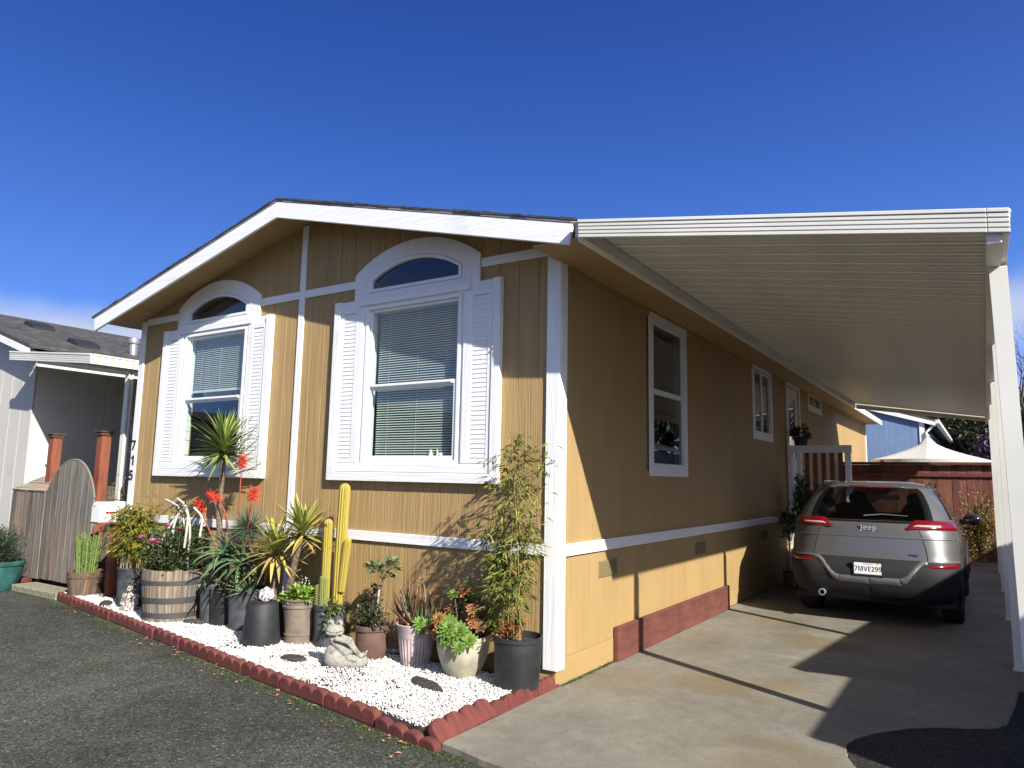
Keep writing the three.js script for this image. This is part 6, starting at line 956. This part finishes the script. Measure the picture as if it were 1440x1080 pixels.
// ================================================================ BESIDE AND BEHIND THE CAR
{
  const r = rngOf(400);
  const l = thing('door_landing', 'white railed wooden landing at the side door behind the car', 'landing'); const Z0 = -8.15, Z1 = -9.75;
  for (let i = 0; i < 11; i++) obj('deck_board', uvm(box(0.03, 1.05, 1.06, 1.09, Z0 - 0.145 * i - 0.14, Z0 - 0.145 * i, 0.003), true), M.wood[i % 4], l);
  for (const [x, z] of [[0.08, Z0 - 0.05], [1.0, Z0 - 0.05], [1.0, Z1 + 0.05]]) obj('post', uvm(box(x - 0.045, x + 0.045, 0, z > -9 ? 2.17 : 1.05, z - 0.045, z + 0.045, 0.004)), M.railPaint, l);
  obj('top_rail', uvm(box(0.03, 1.06, 2.172, 2.30, Z0 - 0.09, Z0 + 0.005, 0.005), true), M.railPaint, l);
  obj('bottom_rail', uvm(box(0.126, 0.954, 1.2, 1.28, Z0 - 0.075, Z0 - 0.03, 0.004), true), M.railPaint, l);
  for (let i = 0; i < 6; i++) { const x = 0.17 + i * 0.135; obj('picket', uvm(box(x, x + 0.075, 1.28, 2.172, Z0 - 0.066, Z0 - 0.04, 0.003)), i === 0 ? M.railPaint : M.fenceRed[2], l); }
  const pl = thing('rail_planter', 'dark potted plant sitting on the landing top rail', 'potted plant', [0.26, 2.30, -8.20]); obj('pot', [lathe([[0, 0], [0.09, 0], [0.12, 0.14], [0.11, 0.14]], 20)], M.potBlack, pl); bush(pl, V(0, 0.14, 0), 420, [0.19, 0.20, 0.16], [[0.03, 0.05, 0.02], [0.045, 0.07, 0.025]], { seed: 402, leaf: 0.06, wid: 0.5, stems: 16 });
  const b = thing('shaded_shrub', 'tall dark leafy shrub in the shade between the car and the landing', 'shrub', [0.42, 0, -7.55]); obj('pot', [lathe([[0, 0], [0.15, 0], [0.19, 0.35], [0.175, 0.35], [0.16, 0.3]], 24)], M.potBlack, b); bush(b, V(0, 0.85, 0), 2600, [0.42, 0.95, 0.38], [[0.05, 0.075, 0.02], [0.075, 0.10, 0.03], [0.03, 0.05, 0.018]], { seed: 403, leaf: 0.085, wid: 0.32, stems: 40, fill: 0.2 }); obj('trunk', [taper([V(0, 0.2, 0), V(0, 0.9, 0)], 0.02, 8)], M.twig, b);
  const b2 = thing('shaded_flowerpot', 'small pot of pale flowers on the ground beside the dark shrub', 'potted plant', [0.30, 0, -6.95]); obj('pot', [lathe([[0, 0], [0.10, 0], [0.14, 0.26], [0.125, 0.26]], 20)], M.potBrown, b2); bush(b2, V(0, 0.75, 0), 260, [0.16, 0.30, 0.14], [[0.04, 0.065, 0.02], [0.4, 0.38, 0.3], [0.05, 0.08, 0.03]], { seed: 405, leaf: 0.05, wid: 0.5, stems: 14 });
  // red-brown fence across the end of the driveway
  const f = thing('board_fence', 'red-brown board fence closing the driveway behind the car', 'fence');
  for (let i = 0; i < 24; i++) { const x = 0.03 + i * 0.142; obj('fence_board', uvm(box(x, x + 0.1412, 0.02, 2.125, -14.05 + (r() - 0.5) * 0.01, -14.03 + (r() - 0.5) * 0.012, 0.002), false, r() * 2, r() * 2), M.fenceRed[Math.floor(r() * 4)], f); }
  obj('top_rail', uvm(box(0.02, 3.5, 2.13, 2.19, -14.1, -13.93, 0.006), true), M.fenceRed[3], f); obj('rail', uvm(box(0.02, 3.5, 1.86, 1.94, -14.028, -13.985, 0.004), true), M.fenceRed[3], f); obj('rail', uvm(box(0.02, 3.5, 0.4, 0.48, -14.028, -13.985, 0.004), true), M.fenceRed[3], f);
  for (const x of [0.06, 0.86, 1.07, 2.4, 3.4]) obj('fence_post', uvm(box(x, x + 0.09, 0, x === 0.86 ? 2.24 : 2.128, -14.15, -14.06, 0.004)), M.fenceRed[3], f);
  const cl = thing('fence_climber', 'yellow-green climbing shrub against the red-brown fence', 'shrub', [2.75, 0, -13.35]); bush(cl, V(0, 0.15, 0), 2600, [0.42, 1.55, 0.32], [[0.15, 0.13, 0.02], [0.22, 0.17, 0.025], [0.10, 0.10, 0.02], [0.16, 0.07, 0.025]], { seed: 407, leaf: 0.07, wid: 0.5, stems: 60, fill: 0.1 });
  // shed trim on the far end of the home: small meter box
  // garden umbrella behind the fence
  const u = thing('garden_umbrella', 'cream garden umbrella canopy showing above the red-brown fence', 'umbrella', [1.70, 0, -17.0]); obj('pole', [taper([V(0, 0, 0), V(0, 2.95, 0)], 0.024, 10)], M.barkPale, u);
  const cm = phys({ color: lin(0.52, 0.51, 0.47), roughness: 0.9, transmission: 0.15, thickness: 0 });
  for (let k = 0; k < 8; k++) { const P = [], idx = [], n = 8, m = 4; for (let i = 0; i <= n; i++) { const q = i / n, R = 0.04 + 1.36 * q, y = 2.95 - 0.62 * Math.pow(q, 0.55); for (let j = 0; j <= m; j++) { const a = (k + j / m) / 8 * Math.PI * 2, sag = 1 - 0.035 * Math.sin(j / m * Math.PI); P.push(Math.cos(a) * R * sag, y - 0.03 * q * Math.sin(j / m * Math.PI), Math.sin(a) * R * sag); } } for (let i = 0; i < n; i++) for (let j = 0; j < m; j++) { const A = i * (m + 1) + j; idx.push(A, A + 1, A + m + 1, A + 1, A + m + 2, A + m + 1); } const g = new THREE.BufferGeometry(); g.setAttribute('position', new THREE.Float32BufferAttribute(P, 3)); g.setIndex(idx); g.computeVertexNormals(); obj('canopy_panel', [g], cm, u); obj('valance', [(() => { const v = new THREE.BufferGeometry(), Q = []; for (let j = 0; j < 8; j++) { const a0 = (k + j / 8) / 8 * Math.PI * 2, a1 = (k + (j + 1) / 8) / 8 * Math.PI * 2, R = 1.405, y = 2.325, d = 0.10 + (j % 2) * 0.03; Q.push(Math.cos(a0) * R, y, Math.sin(a0) * R, Math.cos(a1) * R, y, Math.sin(a1) * R, Math.cos(a1) * R, y - d, Math.sin(a1) * R, Math.cos(a0) * R, y, Math.sin(a0) * R, Math.cos(a1) * R, y - d, Math.sin(a1) * R, Math.cos(a0) * R, y - d, Math.sin(a0) * R); } v.setAttribute('position', new THREE.Float32BufferAttribute(Q, 3)); v.computeVertexNormals(); return flat(v); })()], cm, u); }
  obj('finial', [ball(0.05, 0, 2.98, 0)], M.railPaint, u);
  // blue house behind
  const h = thing('blue_house', 'blue sided house with white eaves behind the garden umbrella', 'house'); const bw = std({ color: lin(0.18, 0.27, 0.46), map: sidingTone, roughness: 0.8 }), bl2 = std({ color: lin(0.33, 0.45, 0.64), map: sidingTone, roughness: 0.8 });
  for (let i = 0; i < 14; i++) { const b0 = 1.36 - i * 0.3; const ty = x => Math.min(3.62 + (1.75 - x) * 0.302 - 0.02, 3.6 + (x + 3.5) * 0.307); obj('wall_panel', uvm(prism([[b0 - 0.297, 0], [b0, 0], [b0, ty(b0)], [b0 - 0.297, ty(b0 - 0.297)]], -20.6, -20.55, 0.004)), bw, h); }
  obj('corner_board', uvm(box(1.30, 1.44, 0, 3.7, -20.56, -20.52, 0.003)), M.trim, h); obj('wall_core', [box(-3, 1.38, 0, 3.6, -32, -20.61)], bw, h);
  obj('side_panel', uvm(prismS(rect(-32, -20.6, 0, 3.6), 1.381, 1.40)), bl2, h);
  for (const z of [-21.6, -24.2]) { const w = sub('window', h); obj('casing', [prismS(rect(z - 0.75, z + 0.75, 2.2, 3.45), 1.401, 1.43, 0.003, [rect(z - 0.62, z + 0.62, 2.33, 3.32)])], M.trim, w); obj('pane', [prismS(rect(z - 0.62, z + 0.62, 2.33, 3.32), 1.402, 1.41)], gloss2(), w); }
  obj('roof_slope', uvm(prism([[1.75, 3.60], [1.75, 3.70], [-0.9, 4.5], [-0.9, 4.4]], -32.4, -20.48)), M.shingle, h); obj('roof_slope', uvm(prism([[-3.5, 3.60], [-3.5, 3.70], [-0.9, 4.5], [-0.9, 4.4]], -32.4, -20.48)), M.shingle, h);
  obj('gutter', [box(1.74, 1.86, 3.56, 3.68, -32.4, -20.46, 0.01)], M.alu, h); obj('rake_board', uvm(prism([[1.74, 3.50], [1.74, 3.62], [-0.9, 4.42], [-0.9, 4.28]], -20.49, -20.45, 0.003), true), M.trim, h); obj('downpipe', [taper([V(1.72, 3.56, -20.6), V(1.48, 3.3, -20.5), V(1.48, 0, -20.5)], 0.04, 8)], M.alu, h);
  // dish aerial on that roof
  const d = thing('satellite_dish', 'grey mesh satellite dish on a mast above the blue house roof', 'dish', [1.62, 3.69, -23.2]); obj('mast', [taper([V(0, -0.12, 0), V(0, 0.35, 0), V(0.05, 0.5, 0)], 0.025, 8)], M.hoop, d); const dg = lathe([[0, 0], [0.12, 0.012], [0.24, 0.05], [0.36, 0.12], [0.365, 0.125], [0.355, 0.128], [0.24, 0.06], [0.12, 0.022], [0, 0.01]], 30); dg.rotateX(1.2); dg.rotateY(0.5); dg.translate(0.05, 0.62, 0.03); obj('reflector', [dg], std({ color: lin(0.30, 0.29, 0.30), roughness: 0.6 }), d); obj('feed_arm', [taper([V(0.05, 0.4, 0.08), V(0.25, 0.55, 0.45)], 0.014, 6), ball(0.055, 0.27, 0.66, 0.46), ball(0.045, 0.36, 0.66, 0.44)], M.railPaint, d);
}
function gloss2() { return M.paneFar || (M.paneFar = std({ color: lin(0.03, 0.035, 0.04), roughness: 0.08 })); }
{ const f = thing('garden_fence', 'weathered grey board fence beyond the carport posts', 'fence'), r = rngOf(77); for (let i = 0; i < 20; i++) { const x = 3.6 + i * 0.2; obj('fence_board', uvm(box(x, x + 0.197, 0, 2.0, -16.05 + (r() - 0.5) * 0.01, -16.02, 0.002), false, r(), r()), M.wood[i % 4], f); } obj('fence_rail', uvm(box(3.6, 7.6, 1.6, 1.69, -16.1, -16.056, 0.003), true), M.wood[1], f); }
// ---- trees
function tree(name, label, [x, z], h, R, cols, n, { seed = 1, leaf = 0.22, bare = false, flatY = 0.7, group } = {}) {
  const t = thing(name, label, 'tree', [x, -0.05, z], 0, group), r = rngOf(seed), st = [], tips = [];
  st.push(taper([V(0, 0, 0), V(0.08, h * 0.35, 0.05), V(0, h * 0.62, 0)], [0.20, 0.15, 0.10].map(v => v * h / 6), 9));
  const grow = (p, d, len, rad, dep) => { const e = p.clone().addScaledVector(d, len); st.push(taper([p, p.clone().lerp(e, 0.5).add(V((r() - 0.5) * len * 0.15, 0, (r() - 0.5) * len * 0.15)), e], [rad, rad * 0.75, rad * 0.5], dep > 1 ? 4 : 6)); if (dep >= (bare ? 4 : 2)) { tips.push(e); return; } const k = bare ? 3 : 4; for (let i = 0; i < k; i++) grow(e, d.clone().add(V((r() - 0.5) * 1.5, r() * 0.7 - 0.1, (r() - 0.5) * 1.5)).normalize(), len * (0.62 + r() * 0.2), rad * 0.5, dep + 1); };
  for (let i = 0; i < 7; i++) { const a = i / 7 * 6.28 + r(), y = h * (0.34 + 0.3 * i / 7); grow(V(0.03, y, 0.02), V(Math.cos(a), 0.5 + r() * 0.6, Math.sin(a)).normalize(), R * 0.55, 0.055 * h / 6, 0); }
  obj('trunk', uvm(merge(st)), M.twigTree || (M.twigTree = std({ color: lin(0.11, 0.09, 0.08), roughness: 0.95 })), t);
  if (!bare) { const s = new Soup(), cl = tips.map(e => e.clone()); for (let i = 0; i < 26; i++) { const a = r() * 6.28, e = Math.acos(1 - 1.7 * r()); cl.push(V(Math.sin(e) * Math.cos(a) * R * 0.9, h * 0.66 + Math.cos(e) * R * flatY, Math.sin(e) * Math.sin(a) * R * 0.9)); } for (let i = 0; i < n; i++) { const c = cl[Math.floor(r() * cl.length)], q = V(r() + r() - 1, r() + r() - 1, r() + r() - 1).multiplyScalar(R * 0.36), p = c.clone().add(q), co = cols[Math.floor(r() * cols.length)], m = 0.6 + r() * 0.8; s.leaf(p, V(r() - 0.5, r() - 0.6, r() - 0.5), V(r() - 0.5, 1, r() - 0.5), leaf * (0.6 + r() * 0.8), leaf * 0.5, [co[0] * m, co[1] * m, co[2] * m]); } stuff(obj('crown', s.geo(), M.leafV, t)); }
}
tree('evergreen_tree', 'dark grey-green evergreen tree behind the blue house gutter', [2.9, -33], 5.7, 2.2, [[0.07, 0.085, 0.035], [0.095, 0.105, 0.045], [0.13, 0.12, 0.065]], 16000, { seed: 5, leaf: 0.22 });
tree('evergreen_tree', 'mid green broad tree above the blue house roof ridge', [-1.9, -42], 7.6, 2.6, [[0.085, 0.11, 0.03], [0.12, 0.14, 0.04], [0.06, 0.08, 0.025]], 15000, { seed: 6, leaf: 0.26 });
tree('evergreen_tree', 'dark olive tree between the bare tree and the blue house', [0.4, -37], 6.4, 2.2, [[0.075, 0.09, 0.035], [0.10, 0.11, 0.045], [0.055, 0.07, 0.028]], 12000, { seed: 15, leaf: 0.24 });
tree('bare_tree', 'leafless grey tree behind the satellite dish', [1.2, -38], 7.2, 2.4, [], 0, { seed: 7, bare: true });
tree('bare_tree', 'tall leafless tree seen past the carport post', [4.6, -30], 9.5, 2.6, [], 0, { seed: 8, bare: true });
for (const [x, z, l] of [[9.2, -32, 'broad green tree behind the beige home beside the purple tree'], [12.6, -35, 'broad green tree behind the beige home ridge'], [16, -33, 'broad green tree behind the far corner of the beige home']]) tree('broad_tree', l, [x, z], 8.5, 3.0, [[0.06, 0.085, 0.025], [0.085, 0.10, 0.03]], 9000, { seed: 40 + x, leaf: 0.6, group: 'trees behind the beige home' });
tree('purple_tree', 'dark purple-leaved tree seen past the carport post', [4.7, -27], 4.4, 1.6, [[0.06, 0.025, 0.05], [0.09, 0.04, 0.075], [0.045, 0.02, 0.03]], 7000, { seed: 9, leaf: 0.16 });
// ================================================================ NEIGHBOUR ON THE DRIVEWAY SIDE (its shade falls across the slab)
{
  const wm = std({ color: lin(0.34, 0.31, 0.26), map: sidingTone, roughness: 0.8 });
  const h = thing('driveway_neighbour_house', 'plain beige mobile home across the side yard whose shade falls on the driveway', 'house', [5.38, -0.045, 0.10], -0.096);
  obj('wall', uvm(box(0.32, 6.5, 0, 2.86, -26, -0.25)), wm, h); obj('roof', uvm(merge([prism([[0, 2.90], [0, 2.995], [3.4, 3.85], [3.4, 3.75]], -26.3, 0), prism([[6.8, 2.90], [6.8, 2.995], [3.4, 3.85], [3.4, 3.75]], -26.3, 0)])), M.shingle, h); obj('eave_fascia', [box(-0.02, 0.0, 2.87, 2.99, -26.3, 0)], M.trim, h);
  for (let i = 0; i < 5; i++) { const z = -2.2 - i * 4.6; const w = sub('window', h); obj('casing', [prismS(rect(z - 0.6, z + 0.6, 1.5, 2.5), 0.29, 0.319, 0.003, [rect(z - 0.5, z + 0.5, 1.6, 2.4)])], M.trim, w); obj('pane', [prismS(rect(z - 0.5, z + 0.5, 1.6, 2.4), 0.30, 0.31)], gloss2(), w); }
  const p = thing('side_porch', 'beige walled side porch on the beige home across the side yard', 'porch', [5.38, -0.045, 0]); obj('wall', uvm(box(0.02, 3.0, 0, 2.56, -0.6, 1.64)), wm, p); obj('roof', [box(0, 3.1, 2.565, 2.645, -0.62, 1.66, 0.01)], M.trim, p); obj('door', [prismS(rect(0.4, 1.2, 0.1, 2.1), 0.0, 0.019, 0.004)], M.railPaint, p);
}
// homes across the street: the front windows mirror them
{
  const mk = (label, x0, x1, z0, col) => {
    const h = thing('opposite_house', label, 'house', [x0, -0.045, z0]), m = std({ color: lin(...col), map: sidingTone, roughness: 0.8 }), w = x1 - x0;
    obj('wall', uvm(prism([[0, 0], [w, 0], [w, 3.1], [w / 2, 3.1 + w * 0.12], [0, 3.1]], 0, 12)), m, h);
    obj('roof', uvm(merge([prism([[-0.4, 3.05], [w / 2, 3.14 + w * 0.125], [w / 2, 3.24 + w * 0.125], [-0.4, 3.15]], -0.4, 12.4), prism([[w + 0.4, 3.05], [w / 2, 3.14 + w * 0.125], [w / 2, 3.24 + w * 0.125], [w + 0.4, 3.15]], -0.4, 12.4)])), M.shingle, h);
    for (const f of [0.22, 0.72]) { const win = sub('window', h); obj('casing', [prism(rect(w * f - 0.7, w * f + 0.7, 1.4, 2.7), -0.03, -0.002, 0.003, [rect(w * f - 0.6, w * f + 0.6, 1.5, 2.6)])], M.trim, win); obj('pane', [box(w * f - 0.6, w * f + 0.6, 1.5, 2.6, -0.015, -0.004)], gloss2(), win); }
    const d = sub('door', h); obj('door_leaf', [box(w * 0.46, w * 0.46 + 0.9, 0.3, 2.35, -0.04, -0.002, 0.004)], M.redBoard, d); obj('door_handle', [ball(0.03, w * 0.46 + 0.8, 1.3, -0.06)], M.hoop, d);
  };
  mk('grey sided mobile home across the street with a red door', -30, -21.5, 13, [0.36, 0.37, 0.38]); mk('sage green mobile home across the street with a red door', -19.5, -11, 13, [0.30, 0.33, 0.26]); mk('cream mobile home across the street with a red door', -9, -0.5, 13, [0.5, 0.46, 0.36]);
}
renderer.render(scene, camera);
